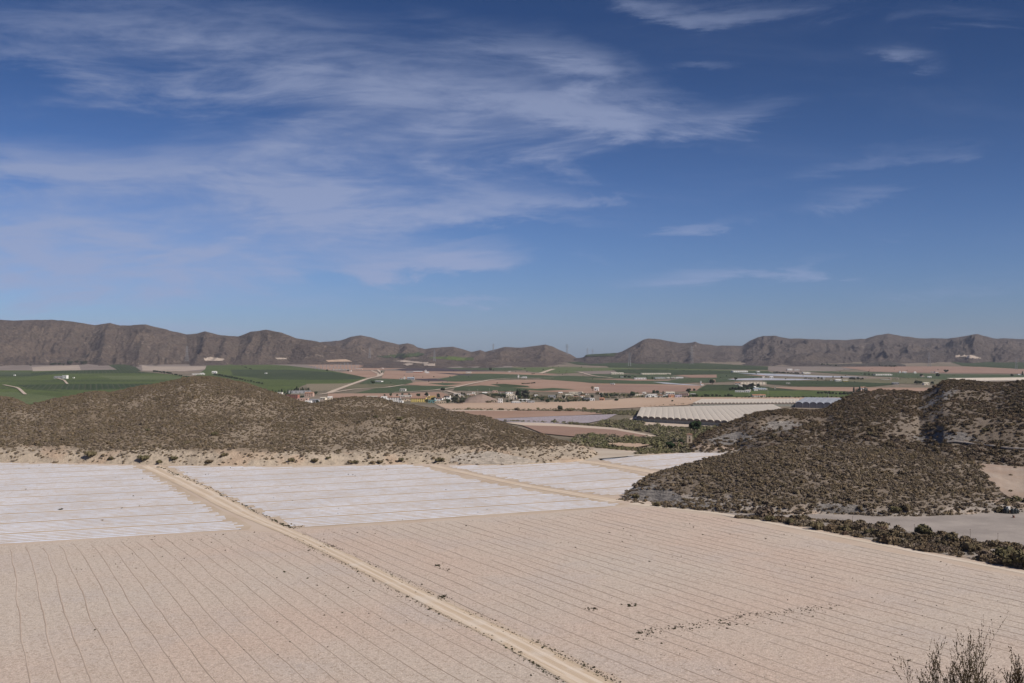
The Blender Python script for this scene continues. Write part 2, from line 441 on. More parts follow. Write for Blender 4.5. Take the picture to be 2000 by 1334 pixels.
left_field = [(-700, 1110), (-60, 1070), (0, 1066), (300, 1047), (480, 1037), (545, 1040), (1120, 1334), (1180, 1380), (-700, 1380)]
right_field = [(575, 1036), (900, 1015), (1230, 990), (1300, 996), (1400, 1010), (1600, 1052), (1800, 1090), (2000, 1128), (2500, 1225), (2500, 1380), (1310, 1380), (1230, 1334), (900, 1180)]
patch('field', left_field, M_tilled, 'pale tilled field left of the dirt track in the foreground', jit=1.0, cat='field', step=4)
patch('field', right_field, M_tilled, 'pale tilled field right of the dirt track in the foreground', jit=1.0, cat='field', step=4)
ribbon('track', [(291, 908), (400, 960), (492, 1010), (576, 1044), (680, 1092), (835, 1171), (1022, 1261), (1153, 1334), (1450, 1490)], [9.5, 9.2, 9.0, 8.6, 8.0, 5.0, 4.6, 4.8, 4.6, 5.4, 6.4, 6.5], M_track,
       'sandy dirt track running diagonally between the white field strips', .055, wob=.7, seed=3)
ribbon('track', [(838, 908), (1000, 944), (1222, 982)], [4.5, 4.5, 7], M_track, 'narrow dirt track between the wide and the small white plastic field', .06, wob=.5, seed=6)
ribbon('track', [(1120, 899), (1170, 905), (1310, 928)], [7, 7, 6], M_track, 'short dirt track between the two far white plastic fields', .062, wob=.5, seed=7)
ribbon('track', [(1220, 982), (1300, 991), (1410, 1003), (1600, 1040), (1800, 1080), (2000, 1119), (2300, 1180)], [5, 3.2, 2.4, 2.2, 2.2, 2.4], M_pale,
       'pale dirt edge strip between the tilled field and the shrub bank', .05, wob=.6, seed=8)
patch('yard', [(1396, 1003), (1440, 1001), (1500, 1003), (1700, 1003), (1900, 996), (2250, 996), (2250, 1095), (2000, 1069), (1900, 1058), (1700, 1025), (1600, 1014), (1430, 1011)], M_grav,
       'grey gravel yard and road at the foot of the right hill', cat='yard', lift=.045, step=1.5, jit=1)
patch('yard', [(1160, 876), (1200, 878), (1262, 888), (1180, 899), (1120, 900), (1150, 890)], mat('yard_dirt', soil((0.38, .315, .25), (.43, .37, .30), 1.0, .04, .25, .03)), 'bare earth clearing behind the tip of the left hill', cat='clearing', lift=.04)

# ---- furrow ridges in the tilled fields
def in_poly(x, y, poly):
    x = np.asarray(x); y = np.asarray(y); c = np.zeros(x.shape, bool); n = len(poly)
    for i in range(n):
        x0, y0 = poly[i][:2]; x1, y1 = poly[(i + 1) % n][:2]
        if y0 == y1: continue
        k = ((y0 > y) != (y1 > y)) & (x < (x1 - x0) * (y - y0) / (y1 - y0) + x0); c ^= k
    return c
def world_poly(poly): return on_ground([p[0] for p in poly], [p[1] for p in poly])[:, :2]
class Lines:
    def __init__(s): s.v = []; s.f = []; s.n = 0
    def strip(s, x, y, w, h, nc=4, z0=0.0):
        n = len(x)
        if n < 2: return
        tx = np.gradient(x); ty = np.gradient(y); L = np.hypot(tx, ty) + 1e-9; nx, ny = -ty / L, tx / L
        cs = np.linspace(-.5, .5, nc + 1)
        prof = np.cos(cs * math.pi) * 1.0
        w = np.broadcast_to(w, (n,)); h = np.broadcast_to(h, (n,))
        V = np.stack([np.stack([x + nx * w * c, y + ny * w * c, z0 + gz(y) + h * p + (0 if p > .01 else -.02)], -1) for c, p in zip(cs, prof)], 1)
        s.v.append(V.reshape(-1, 3)); s.f.append(grid_faces(n, nc + 1) + s.n); s.n += n * (nc + 1)
    def build(s, name, m_): return mesh_obj(name, np.concatenate(s.v), np.concatenate(s.f), m_, smooth=True)
M_furrow = mat('furrow_soil', soil((0.355, 0.28, 0.225), (0.42, 0.34, 0.28), 2.5, .05, .5, .06, .6))
for (poly, nm, side) in ((left_field, 'left', 0), (right_field, 'right', 1)):
    W = world_poly(poly)
    if side == 0: W = W + np.array([0, -1.5])
    ln = Lines()
    for k in range(-60, 160):
        X0 = -22 + k * 4.42 if side else -37 - k * 4.42          # X at Y=250
        if side == 0 and k < 0: continue
        r = 0.602 if side else 0.602 - min(max((-37 - X0) / 95, 0), 1.8) * 0.075
        Y = np.arange(100, 345, 1.0)
        X = X0 - (Y - 250) * r
        X = X + (fbm(Y / 16, Y * 0 + k * 3.3, 4, 40 + k % 7) - .5) * 1.2 + (fbm(Y / 60, Y * 0 + 1.5, 2, 4) - .5) * 2.6
        if side == 0:   # hook at the headland
            ytop = 250 - (X0 + 37) * .02
            X = X + np.exp(-np.clip(262 - Y - 0, 0, 99) / 3.0) * -0.6
        ok = in_poly(X, Y, W)
        if ok.sum() < 8: continue
        idx = np.where(ok)[0]; a, b_ = idx[0], idx[-1] - int(rng.integers(1, 5))
        if b_ - a < 6: continue
        x = X[a:b_]; y = Y[a:b_]
        hh = (0.03 + .05 * fbm(y / 9, y * 0 + k, 3, 11)) * (1 if side else .7)
        ww = (.21 if side else .22) + .24 * (fbm(y / 3, y * 0 + k * 2.1, 4, 5) - .3)
        gate = fbm(y / 14, y * 0 + k * 5.3, 4, 77) - (.36 if side else .16) + .12 * (fbm(x / 60, y / 60, 2, 6) - .5)
        hh = np.where(gate > 0, hh, -.12)
        ln.strip(x, y, ww, hh, 4, .03)
    o = ln.build('furrow_lines', M_furrow)
    tag(o, 'thin dark furrow lines running along the %s tilled field' % nm, 'furrows', kind='stuff')

# ---- white plastic mulch rows
def plastic_fn(t, b):
    v = objco(t)
    n1 = t.noise(v, .03, 4, .6); n2 = t.noise(v, 1.1, 4, .7); n3 = t.noise(t.mapv(v, (.25, 1.6, 1), (0, 0, -.35)), 1.0, 4, .75)
    c = t.mix(t.ss(n1, .38, .62), (0.555, 0.58, 0.645), (0.64, 0.67, 0.75))
    c = t.mix(t.m('MULTIPLY', t.ss(n3, .46, .60), .7), c, (0.48, 0.41, 0.35))
    c = t.mix(t.m('MULTIPLY', t.ss(n2, .6, .72), .3), c, (0.42, 0.40, 0.38))
    t.l(c, b.inputs['Base Color']); bump(t, b, n2, .05)
M_plastic = mat('white_plastic', plastic_fn, rough=.55, spec=.35)
M_rowsoil = mat('row_soil', soil((0.40, 0.315, 0.235), (0.46, 0.375, 0.295), 1.4, .05, .4, .05))
def mulch(poly, a, b, spacing, label, seed, gapevery=7, width=1.7):
    """rows run parallel to the world line through photo pixels a-b"""
    W = world_poly(poly); A, B = on_ground(*a)[:2], on_ground(*b)[:2]
    d = (B - A) / np.linalg.norm(B - A); nn = np.array([-d[1], d[0]])
    patch('field', poly, M_rowsoil, 'earth bed under the ' + label, cat='field', step=2.0)
    s = (W - A) @ nn; q = (W - A) @ d
    ln = Lines(); rg = np.random.default_rng(seed)
    k = 0; off = s.min() + .6
    while off < s.max():
        k += 1
        off += spacing
        if k % gapevery == 0: off += 1.6
        tq = np.arange(q.min() - 2, q.max() + 2, 1.25)
        wob = (fbm(tq / 40, tq * 0 + off * .02, 3, seed) - .5) * 2.2
        P = A + d * tq[:, None] + nn * (off + wob)[:, None]
        ok = in_poly(P[:, 0], P[:, 1], W); ix = np.where(ok)[0]
        if len(ix) < 4: continue
        i0 = ix[0] + int(rg.integers(0, 3)); i1 = ix[-1] - int(rg.integers(0, 3))
        if i1 - i0 < 3: continue
        # dirt sometimes buries a piece of the row
        cuts = [i0, i1]
        P = P[i0:i1]
        w = width * (.46 + 1.15 * fbm(tq[i0:i1] / 4, tq[i0:i1] * 0 + off, 3, seed + 2))
        ln.strip(P[:, 0], P[:, 1], w, .035 + .05 * fbm(tq[i0:i1] / 2, tq[i0:i1] * 0 + off, 2, seed + 4), 4, .03)
    o = ln.build('plastic_rows', M_plastic)
    tag(o, label, 'plastic mulch', kind='stuff')
wl = [(-500, 900), (-200, 901), (0, 903), (272, 909), (300, 921), (405, 983), (492, 1027), (486, 1034), (240, 1046), (0, 1062), (-500, 1096)]
wm = [(318, 909), (560, 912), (815, 907), (838, 911), (940, 937), (1085, 963), (1222, 984), (1180, 992), (900, 1011), (590, 1031), (560, 1028), (440, 973), (370, 935)]
wr = [(862, 909), (1000, 908), (1135, 902), (1175, 909), (1300, 935), (1260, 950), (1225, 966), (1190, 969), (1060, 951), (930, 924)]
wf = [(1168, 896), (1240, 890), (1330, 884), (1460, 883), (1400, 900), (1320, 920), (1300, 921), (1180, 903)]
mulch(wl, (0, 1062), (480, 1033), 2.6, 'rows of white plastic on the leftmost field at the hill foot', 1)
mulch(wm, (590, 1031), (1180, 991), 2.6, 'rows of white plastic on the wide middle field beside the track', 2)
mulch(wr, (1000, 938), (1200, 924), 2.6, 'rows of white plastic on the small field right of the middle', 3)
mulch(wf, (1180, 903), (1400, 886), 2.6, 'rows of white plastic on the farthest white field', 4)
# ------------------------------------------------------------------ far field patchwork
def S(c1, c2, big=.006, sp=.35, fine=.25): return soil(c1, c2, fine, big, sp, .3, .7)
FM = {
 'red':   mat('red_soil', S((0.27, 0.172, 0.122), (0.31, 0.205, 0.15))),
 'redd':  mat('dull_red_soil', S((0.235, 0.15, 0.115), (0.27, 0.175, 0.13))),
 'tan':   mat('tan_soil', S((0.37, 0.26, 0.185), (0.41, 0.30, 0.22))),
 'cream': mat('cream_soil', S((0.30, 0.245, 0.20), (0.36, 0.295, 0.24), .01, .5)),
 'pale':  mat('pale_soil', S((0.42, 0.34, 0.27), (0.48, 0.39, 0.31))),
 'greyb': mat('grey_brown_soil', S((0.17, 0.14, 0.12), (0.21, 0.17, 0.145))),
 'dark':  mat('dark_wet_soil', S((0.045, 0.034, 0.040), (0.065, 0.05, 0.05))),
 'orch':  mat('orchard_green', crop((0.052, 0.080, 0.015), (0.084, 0.118, 0.022), (0.10, 0.105, 0.045), 14.0, 1.2, .8, .004, 1.2, .12)),
 'orchd': mat('orchard_dark_green', crop((0.030, 0.048, 0.014), (0.046, 0.066, 0.018), (0.06, 0.065, 0.035), 12.0, .4, .85, .004, 1.2, .12)),
 'green': mat('crop_green', crop((0.044, 0.070, 0.027), (0.062, 0.088, 0.032), (0.10, 0.10, 0.06), 4.0, .9, .8, .005, .5, .2)),
 'lime':  mat('crop_light_green', crop((0.075, 0.11, 0.032), (0.105, 0.135, 0.045), (0.15, 0.14, 0.08), 4.0, 1.1, .8, .005, .5, .2)),
 'orchp': mat('orchard_open', crop((0.055, 0.065, 0.030), (0.075, 0.08, 0.04), (0.30, 0.235, 0.165), 9.0, 1.45, .45, .005, .6, .22)),
 'olive': mat('scrub_green', S((0.10, 0.095, 0.05), (0.14, 0.125, 0.07), .02, .6, .3)),
 'net':   mat('grey_netting', soil((0.30, 0.31, 0.35), (0.36, 0.37, 0.41), .3, .02, .25, .05, .8)),
 'netd':  mat('dark_netting', soil((0.085, 0.095, 0.095), (0.11, 0.12, 0.12), .3, .02, .25, .05, .8)),
 'bluep': mat('blue_plastic_rows', crop((0.33, 0.31, 0.37), (0.38, 0.36, 0.41), (0.25, 0.18, 0.14), 2.6, 1.45, .62, .01, .15, .5)),
}
PATCHES = [
 # kind, label, polygon
 ('greyb', 'grey scrub apron below the left mountains', [(-300, 706), (300, 712), (640, 712), (1000, 712), (1000, 722), (640, 724), (-300, 726)]),
 ('orch', 'broad green orchard left of the scrubby hill top', [(-300, 724), (0, 724), (60, 724), (225, 723), (300, 728), (400, 738), (480, 765), (600, 800), (-300, 810)]),
 ('orchd', 'darker upper strip of the left green orchard', [(-300, 730), (60, 729), (120, 724), (225, 722), (305, 729), (120, 730), (60, 735), (-300, 738)]),
 ('orchd', 'thin dark line across the broad left orchard', [(-300, 744), (200, 743.2), (420, 744), (420, 745), (200, 744.4), (-300, 745.6)]),
 ('orchd', 'darker green plot in the lower left orchard', [(30, 752), (150, 750), (330, 749), (300, 757), (180, 762), (60, 760)]),
 ('lime', 'slightly brighter plot in the right half of the left orchard', [(190, 734), (330, 734), (400, 741), (220, 741)]),
 ('orchd', 'thin dark line low in the left orchard', [(-200, 757), (40, 757.5), (130, 764), (120, 765), (40, 759), (-200, 758.5)]),
 ('lime', 'brighter green corner of the left orchard', [(-200, 765), (30, 766), (110, 775), (95, 785), (50, 790), (-200, 792)]),
 ('green', 'pale green strip at the left edge', [(-200, 726), (60, 727), (60, 732), (-200, 733)]),
 ('cream', 'long cream field beneath the left mountains', [(62, 717), (155, 713), (160, 723), (64, 725)]),
 ('greyb', 'square grey field beside the dark green block', [(153, 712), (208, 711), (226, 722), (158, 723)]),
 ('orchd', 'dark green block between the grey and cream fields', [(204, 709.5), (250, 712), (264, 716), (276, 725), (250, 727), (234, 725)]),
 ('cream', 'cream stony field under the middle of the left mountains', [(277, 713), (290, 716), (410, 716), (404, 721), (360, 725), (278, 724)]),
 ('orch', 'large sloping green orchard behind the hill summit', [(404, 713), (470, 709.5), (560, 714), (640, 723), (718, 738), (690, 747), (640, 752), (598, 751), (540, 775), (440, 752), (380, 735), (400, 722)]),
 ('orchd', 'dark band across the sloping green orchard', [(450, 722), (560, 722), (650, 727), (716, 737), (700, 741), (600, 742), (520, 741), (455, 733)]),
 ('orchp', 'sparse young orchard in rows above the left village', [(598, 750), (690, 749), (665, 758), (650, 763), (612, 764), (600, 758)]),
 ('red', 'reddish fallow field by the substation', [(600, 713), (690, 711), (775, 715), (790, 719), (740, 723), (690, 722), (640, 723)]),
 ('red', 'small red field left of the winding road', [(664, 727), (690, 724), (735, 725), (742, 733), (718, 738)]),
 ('red', 'long red field right of the winding road', [(752, 724), (900, 726), (1000, 727), (1090, 731), (1040, 735), (880, 737), (800, 742), (745, 739)]),
 ('dark', 'long dark wet field at the far middle', [(772, 722), (800, 719), (870, 718), (1000, 724), (880, 725.5), (790, 724.5)]),
 ('green', 'thin green strip beside the far dark field', [(860, 719), (1000, 718), (1050, 722), (990, 724.5), (900, 722)]),
 ('lime', 'light green strip near the middle foothills', [(1000, 718), (1130, 717), (1200, 722), (1120, 728), (1040, 727)]),
 ('green', 'green field in the middle of the plain', [(905, 730), (960, 730), (1060, 733), (1110, 737), (960, 741), (890, 746), (850, 742), (880, 736)]),
 ('dark', 'dark wet strip below the long red field', [(848, 728.3), (880, 729), (930, 732.5), (915, 733.6), (880, 731.5)]),
 ('dark', 'dark strip behind the grey shed', [(806, 740), (850, 740), (876, 744), (830, 744)]),
 ('green', 'green orchard between the winding road and grey shed', [(722, 740), (800, 741), (808, 748), (770, 754), (700, 750)]),
 ('olive', 'scrubby plot beside the winding road', [(680, 752), (720, 750), (775, 751), (740, 758), (675, 760)]),
 ('red', 'red field behind the green crop strip', [(792, 751), (812, 746), (870, 748), (900, 746), (960, 744), (900, 755), (830, 754)]),
 ('green', 'dark green strip inside the red field', [(835, 749), (870, 748), (905, 750), (870, 753)]),
 ('green', 'green crop strip above the yellow house', [(740, 757), (800, 753), (905, 755), (880, 760), (830, 765), (760, 768), (690, 769)]),
 ('red', 'red field along the village roofs', [(640, 769), (760, 769), (860, 766), (880, 773), (860, 777), (640, 778)]),
 ('red', 'very large reddish field across the middle plain', [(905, 756), (960, 743), (1030, 742), (1090, 742), (1160, 749), (1300, 751), (1370, 753), (1362, 763), (1280, 766), (1160, 768), (1000, 764)]),
 ('redd', 'dull red lower half of the large middle field', [(1160, 752), (1290, 753), (1350, 756), (1340, 765), (1230, 768), (1175, 764)]),
 ('orchd', 'dark grove strip inside the large red field', [(958, 751), (985, 750), (1030, 754), (1036, 757), (985, 757)]),
 ('green', 'green strip above the village trees', [(890, 756), (940, 753), (1000, 757), (1050, 760), (1000, 765), (885, 763)]),
 ('green', 'thin green wedge right of the white roofs', [(1010, 762), (1080, 758), (1125, 761), (1060, 764)]),
 ('green', 'dark green strip across the mid plain', [(1040, 736), (1110, 734), (1300, 742), (1380, 746), (1300, 751), (1170, 749), (1070, 742)]),
 ('redd', 'reddish brown strip between green strips', [(1140, 740), (1260, 740), (1330, 744), (1240, 744)]),
 ('lime', 'light green meadow near the saddle', [(1080, 719), (1220, 718), (1260, 724), (1180, 726), (1090, 730), (1065, 728)]),
 ('orchd', 'dark green orchard below the saddle', [(1098, 706), (1150, 704), (1290, 706), (1430, 712), (1420, 718), (1220, 717), (1130, 713)]),
 ('orchd', 'wide dark green orchard at the right foothills', [(1195, 722), (1300, 721), (1500, 725), (1520, 732), (1300, 733), (1200, 728)]),
 ('orchd', 'dark green grove belt below right mountains', [(1180, 713), (1400, 711), (1520, 717), (1500, 723), (1300, 720), (1190, 718)]),
 ('lime', 'thin yellow green strip in the right plain', [(1200, 719.5), (1300, 720), (1500, 724.6), (1500, 726), (1300, 722)]),
 ('greyb', 'brown vineyard plot near the long cream shed', [(1120, 726), (1200, 724), (1210, 730), (1150, 731)]),
 ('green', 'green plot behind the white sheds', [(1150, 731), (1300, 732), (1340, 738), (1280, 742), (1180, 738)]),
 ('redd', 'red soil strip right of the white sheds', [(1320, 733), (1400, 732), (1500, 733), (1480, 738), (1350, 738)]),
 ('green', 'green crop field behind the chapel tower', [(1330, 739), (1420, 738), (1450, 744), (1380, 748), (1300, 745)]),
 ('net', 'shallow strip of grey netting in front of the chapel tower', [(1275, 746.5), (1300, 747.5), (1372, 753.5), (1350, 753), (1300, 750)]),
 ('greyb', 'greyish brown yard strip on the far right plain', [(1500, 716), (1600, 716), (1700, 718), (1640, 724), (1560, 731), (1500, 724)]),
 ('net', 'long grey netted strip on the right plain', [(1440, 729), (1500, 730), (1600, 734), (1700, 737), (1600, 737.5), (1500, 734)]),
 ('green', 'green strip between the netted fields', [(1400, 731), (1440, 732), (1500, 736), (1470, 738.5), (1400, 738)]),
 ('net', 'second grey netted strip nearer the camera', [(1420, 741), (1480, 738.6), (1540, 740), (1600, 741), (1560, 743), (1440, 743)]),
 ('orchd', 'dark green field right of the netted strip', [(1490, 744), (1600, 744), (1700, 744), (1760, 750), (1700, 756), (1560, 755), (1490, 750)]),
 ('olive', 'olive coloured plot behind the cypress clump', [(1600, 742), (1800, 738), (1900, 742), (1840, 752), (1700, 748)]),
 ('orch', 'green grove behind the three greenhouses', [(1345, 765), (1420, 762), (1500, 762), (1640, 764), (1680, 770), (1640, 776), (1450, 776), (1345, 776)]),
 ('orchd', 'dark green grove around the white farm', [(1380, 752), (1440, 752), (1500, 756), (1560, 764), (1420, 764), (1360, 763)]),
 ('red', 'red ploughed strip behind the right hill', [(1500, 757), (1600, 757), (1840, 758), (1850, 764), (1700, 766), (1560, 762)]),
 ('redd', 'broad dull red field at the far right', [(1640, 717), (1740, 716), (1850, 716), (2300, 722), (2300, 733), (1850, 729), (1700, 726)]),
 ('orchd', 'dark green field at the far right edge', [(1850, 705), (1930, 704), (2300, 709), (2300, 722), (1990, 721), (1880, 715)]),
 ('green', 'green strip near the far right houses', [(1560, 725), (1700, 727), (1850, 731), (2300, 735), (2300, 744), (1850, 742), (1700, 735)]),
 ('tan', 'tan field in front of the right hamlet', [(1180, 783), (1240, 777.5), (1345, 776.5), (1640, 777), (1660, 784), (1360, 787), (1340, 792), (1180, 800), (1000, 802), (880, 801), (860, 795), (1000, 790)]),
 ('tan', 'tan field in front of the village', [(850, 790), (900, 788), (1100, 786), (1200, 782), (1230, 788), (1180, 797), (1000, 799), (870, 799)]),
 ('red', 'orange red field beyond the left hill shoulder', [(865, 803), (1000, 803), (1120, 804), (1205, 808), (1130, 812), (1000, 817), (960, 819), (900, 812)]),
 ('pale', 'pale dirt margin around the orange red field', [(860, 801.5), (1010, 802), (1010, 803.2), (862, 804)]),
 ('bluep', 'blue grey plastic striped field', [(955, 819.5), (1060, 815), (1130, 812.5), (1205, 810), (1185, 820), (1150, 827), (1090, 829), (1000, 826)]),
 ('pale', 'pale curved margin of the brown riverside field', [(980, 826), (1050, 827), (1120, 831), (1200, 837), (1282, 853), (1240, 857), (1160, 850), (1060, 838)]),
 ('redd', 'brown riverside field curving behind the hill tip', [(1020, 832), (1100, 834), (1200, 841), (1268, 853), (1240, 858), (1160, 858), (1060, 848)]),
 ('tan', 'small orange tan plot by the thicket', [(1178, 868), (1190, 864), (1225, 863), (1262, 866), (1268, 872), (1240, 877), (1200, 873)]),
 ('pale', 'pale yard in front of the first greenhouse', [(1232, 818), (1258, 812), (1262, 822), (1330, 829), (1420, 832), (1390, 836), (1260, 834), (1226, 822)]),
]
for kd, lb, pl in PATCHES:
    patch('field', pl, FM[kd], lb, jit=.7, cat='field', step=.5)
M_road = FM['pale']
for i, (pts, w, lb) in enumerate([
 ([(737, 722), (747, 730), (742, 735), (718, 740), (690, 750), (660, 761), (640, 769)], [8, 9, 12, 12, 12], 'pale winding road on the left part of the plain'),
 ([(725, 724), (740, 731), (737, 735)], 7, 'short pale road branch beside the red fields'),
 ([(620, 772), (700, 759.5), (748, 758.5), (790, 752)], 8, 'pale lane along the edge of the green crop strip'),
 ([(1090, 739), (1000, 739), (960, 742), (925, 749), (890, 757), (840, 764), (760, 768)], 9, 'tan country road across the middle of the plain'),
 ([(872, 764), (890, 769), (905, 778)], 9, 'tan road descending to the village'),
 ([(1055, 730), (1072, 724), (1082, 721)], 16, 'pale track near the light green meadow'),
 ([(1130, 727), (1160, 735), (1200, 739)], 9, 'thin pale lane crossing the green strips'),
 ([(5, 752), (35, 758), (50, 772)], 6, 'thin pale lane in the left orchard'),
 ([(110, 739), (125, 743), (132, 751)], 5, 'short pale drive below the white farm'),
]): ribbon('road', pts, w, M_road, lb, 1.2 + .03 * i, cat='road', seg=10)

# ------------------------------------------------------------------ relief built from crest lines
def relief(name, crest, base, Yc, Yb, material, label, nu=3.0, nt=60, prof=None, amp=0.0, nscale=60, seed=0, back=1.0, ext=(None, None), ridge=None, cliffs=(), kind='structure', cat='hill', bank=None, backz=None):
    """crest/base: [(px,py)] silhouettes; Yc/Yb: [(px, distance)].  Columns of real height and depth."""
    x0 = crest[0][0] if ext[0] is None else ext[0]; x1 = crest[-1][0] if ext[1] is None else ext[1]
    px = np.arange(x0, x1 + nu, nu)
    ip = lambda T: np.interp(px, [a for a, _ in T], [b for _, b in T])
    pc = ip(crest); yc = ip(Yc)
    pc = pc + (fbm(px / 14, px * 0 + seed, 4, seed) - .5) * (1.4 if ridge is None else ridge[3])
    if base is not None: pb = ip(base)
    u, wc = rays(px, pc); zc = CAMZ + wc * yc
    if Yb is None:
        Pb = on_ground(px, pb); yb = Pb[:, 1]
    else: yb = ip(Yb)
    zb = gz(yb) if (base is None or Yb is None) else CAMZ + rays(px, pb)[1] * yb
    t = np.linspace(0, 1, nt)[:, None]
    Yg = yb + (yc - yb) * t
    pf = prof(t, px) if prof else np.sin(t * math.pi / 2) ** 1.1
    Zg = zb + (zc - zb) * pf
    ug = np.repeat(u[None, :], nt, 0)
    Xg = ug * Yg
    if amp:
        env = (np.sin(np.pi * np.clip(t, 0, 1)) ** .7) * np.clip((zc - zb) / (amp * 3 + 1e-6), 0, 1)
        Zg = Zg + (fbm(Xg / nscale, Yg / nscale, 5, seed + 3) - .5) * 2 * amp * env
    if ridge:
        rs, ra, ang = ridge[:3]
        H = (zc - zb)
        q = Xg * math.cos(ang) + Yg * math.sin(ang)
        wx = (fbm(Xg / rs / 1.5, Yg / rs / 1.5, 3, seed + 9) - .5) * rs * .8
        kk = int(46 / nu); ker = np.hanning(2 * kk + 1); ker /= ker.sum()
        pk = np.convolve(np.pad(pc, kk, mode='edge'), ker, 'valid') - pc; pk = np.clip(pk / 3.2, -1, 1)
        colx = np.arange(len(px))[None, :] + (1 - t) * (14 / nu) + (fbm(Xg / rs, Yg / rs, 3, seed + 31) - .5) * 26 / nu   # spurs run down from the peaks
        Zg = Zg + np.interp(colx, np.arange(len(px)), pk) * H * .16 * np.sin(np.pi * np.clip(t, 0, 1)) ** .8
        big = ridged((q + wx * 1.5) / (rs * 2.3), (Yg + Xg * .15) / (rs * 5), 2, seed + 15, .4)
        Zg = Zg + (big - .55) * H * ra * .62 * np.sin(np.pi * np.clip(t, 0, 1)) ** .7
        v = ridged((q + wx) / rs, (Yg - Xg * .1) / (rs * 2.6), 6, seed + 5, .62)
        env = np.clip(t * 3.0, 0, 1) * np.clip((1 - t) * 5, 0, 1)
        Zg = Zg + (v - .62) * H * ra * .75 * env
    for (cx, cy, rx, ry, dep) in cliffs:      # scooped hollows with a steep lip
        P = (Xg / Yg * F + 1000); Q = HORIZON - (Zg - CAMZ) / Yg * F
        d = ((P - cx) / rx) ** 2 + ((Q - cy) / ry) ** 2
        Zg = Zg - dep * np.exp(-d ** 1.5)
    # back slope
    nb = 24; tb = np.linspace(0, 1, nb + 1)[1:, None]
    Bd = (yc - yb) * back
    Yk = yc + Bd * tb; zk = (gz(Yk) if backz is None else backz) - 1.5
    Zk = zc + (zk - zc) * (tb * tb * (3 - 2 * tb)) ** .8
    Zk = np.minimum(Zk, CAMZ + (wc) * Yk - .02 * (Yk - yc))
    Xk = u * Yk + 0 * tb
    A = np.stack([np.concatenate([Xg, Xk]), np.concatenate([Yg, Yk]), np.concatenate([Zg, Zk])], -1)
    if amp or ridge:
        lim = CAMZ + (wc[None, :] - .0004 * (1 - t)) * Yg; A[:nt, :, 2] = np.minimum(Zg, lim)
    A[0, :, 2] -= 0.8
    o = mesh_obj(name, A, grid_faces(A.shape[0], A.shape[1]), material, smooth=True)
    tag(o, label, cat, None, kind)
    o_arr[o.name] = (A, nt)
    return o
o_arr = {}

# ---- mountains
def mount_fn(c1, c2, c3, rock):
    def fn(t, b):
        v = objco(t)
        n1 = t.noise(v, .0022, 6, .6); n2 = t.noise(v, .012, 6, .65); n3 = t.noise(v, .07, 5, .8); n4 = t.noise(v, .03, 3, .6)
        c = t.mix(t.ss(n1, .38, .62), c1, c2)
        c = t.mix(t.m('MULTIPLY', t.ss(n2, .48, .62), .6), c, c3)
        c = t.mix(t.m('MULTIPLY', t.ss(n3, .50, .58), .7), c, tuple(x * .40 for x in c1))
        c = t.mix(t.m('MULTIPLY', t.ss(n3, .44, .36), .35), c, rock)
        c = t.mix(t.m('MULTIPLY', t.ss(t.m('ADD', t.m('MULTIPLY', n2, .6), t.m('MULTIPLY', n4, .4)), .58, .66), .75), c, rock)
        geo = t.n('ShaderNodeNewGeometry'); sp = t.n('ShaderNodeSeparateXYZ'); t.l(geo.outputs['Position'], sp.inputs[0])
        t.l(c, b.inputs['Base Color'])
        bump(t, b, t.m('ADD', t.m('MULTIPLY', n2, 3.0), n3), 12.0, .9)
    return fn
M_mtL = mat('mountain_brown', mount_fn((0.102, 0.076, 0.060), (0.126, 0.095, 0.073), (0.078, 0.063, 0.048), (0.25, 0.19, 0.15)))
M_mtR = mat('mountain_grey', mount_fn((0.080, 0.064, 0.056), (0.104, 0.082, 0.068), (0.060, 0.050, 0.043), (0.22, 0.175, 0.15)))
pr = lambda a: (lambda t, px: (1 - np.cos(np.clip(t, 0, 1) * math.pi * .62) ) / (1 - math.cos(math.pi * .62)) * (1 - a) + a * t)
cr1 = [(-400, 640), (-200, 632), (0, 625), (25, 626), (100, 624), (150, 629), (185, 635), (215, 631), (235, 636), (260, 635), (285, 633.5), (330, 645), (365, 653), (385, 651), (400, 647), (430, 655), (465, 657), (490, 648), (520, 644), (550, 650), (580, 661), (620, 667), (655, 677), (700, 690), (740, 703), (770, 712)]
relief('mountains', cr1, [(-400, 715), (0, 716), (150, 714), (300, 717), (400, 714), (560, 712), (650, 712), (770, 714)], [(-400, 5600), (400, 5300), (770, 4700)], None, M_mtL,
       'brown rugged mountain range at the left', nu=1.6, nt=120, prof=pr(.35), ridge=(330, .62, .25, 1.6), seed=3, cat='mountains')
cr2 = [(560, 690), (600, 672), (630, 668), (665, 665), (685, 658), (705, 655), (725, 659), (740, 664), (780, 673), (795, 670), (808, 673), (815, 678), (830, 682), (850, 679), (885, 677), (905, 682), (920, 687), (938, 683.5), (948, 687), (965, 683), (985, 678), (1020, 679), (1065, 673), (1080, 677), (1090, 682), (1115, 692), (1128, 700), (1150, 708)]
relief('mountains', cr2, [(560, 712), (760, 713), (800, 715), (1000, 713), (1150, 711)], [(560, 6600), (900, 6300), (1150, 5900)], None, M_mtL,
       'lower brown mountains around the middle with two round peaks', nu=1.6, nt=100, prof=pr(.4), ridge=(260, .75, -.2, 1.4), seed=13, cat='mountains')
cr3 = [(1080, 708), (1140, 697), (1145, 694), (1200, 690.5), (1215, 687), (1240, 673), (1255, 664), (1265, 661), (1278, 661), (1290, 663), (1310, 667), (1330, 670), (1352, 669), (1358, 667.5), (1366, 671), (1400, 675), (1450, 675), (1465, 665), (1480, 658.5), (1490, 656), (1515, 656), (1540, 661), (1580, 662), (1640, 664), (1690, 662), (1710, 655), (1735, 651), (1760, 656), (1800, 661), (1850, 661), (1880, 657), (1910, 652.5), (1940, 661), (2000, 662), (2200, 664), (2450, 668)]
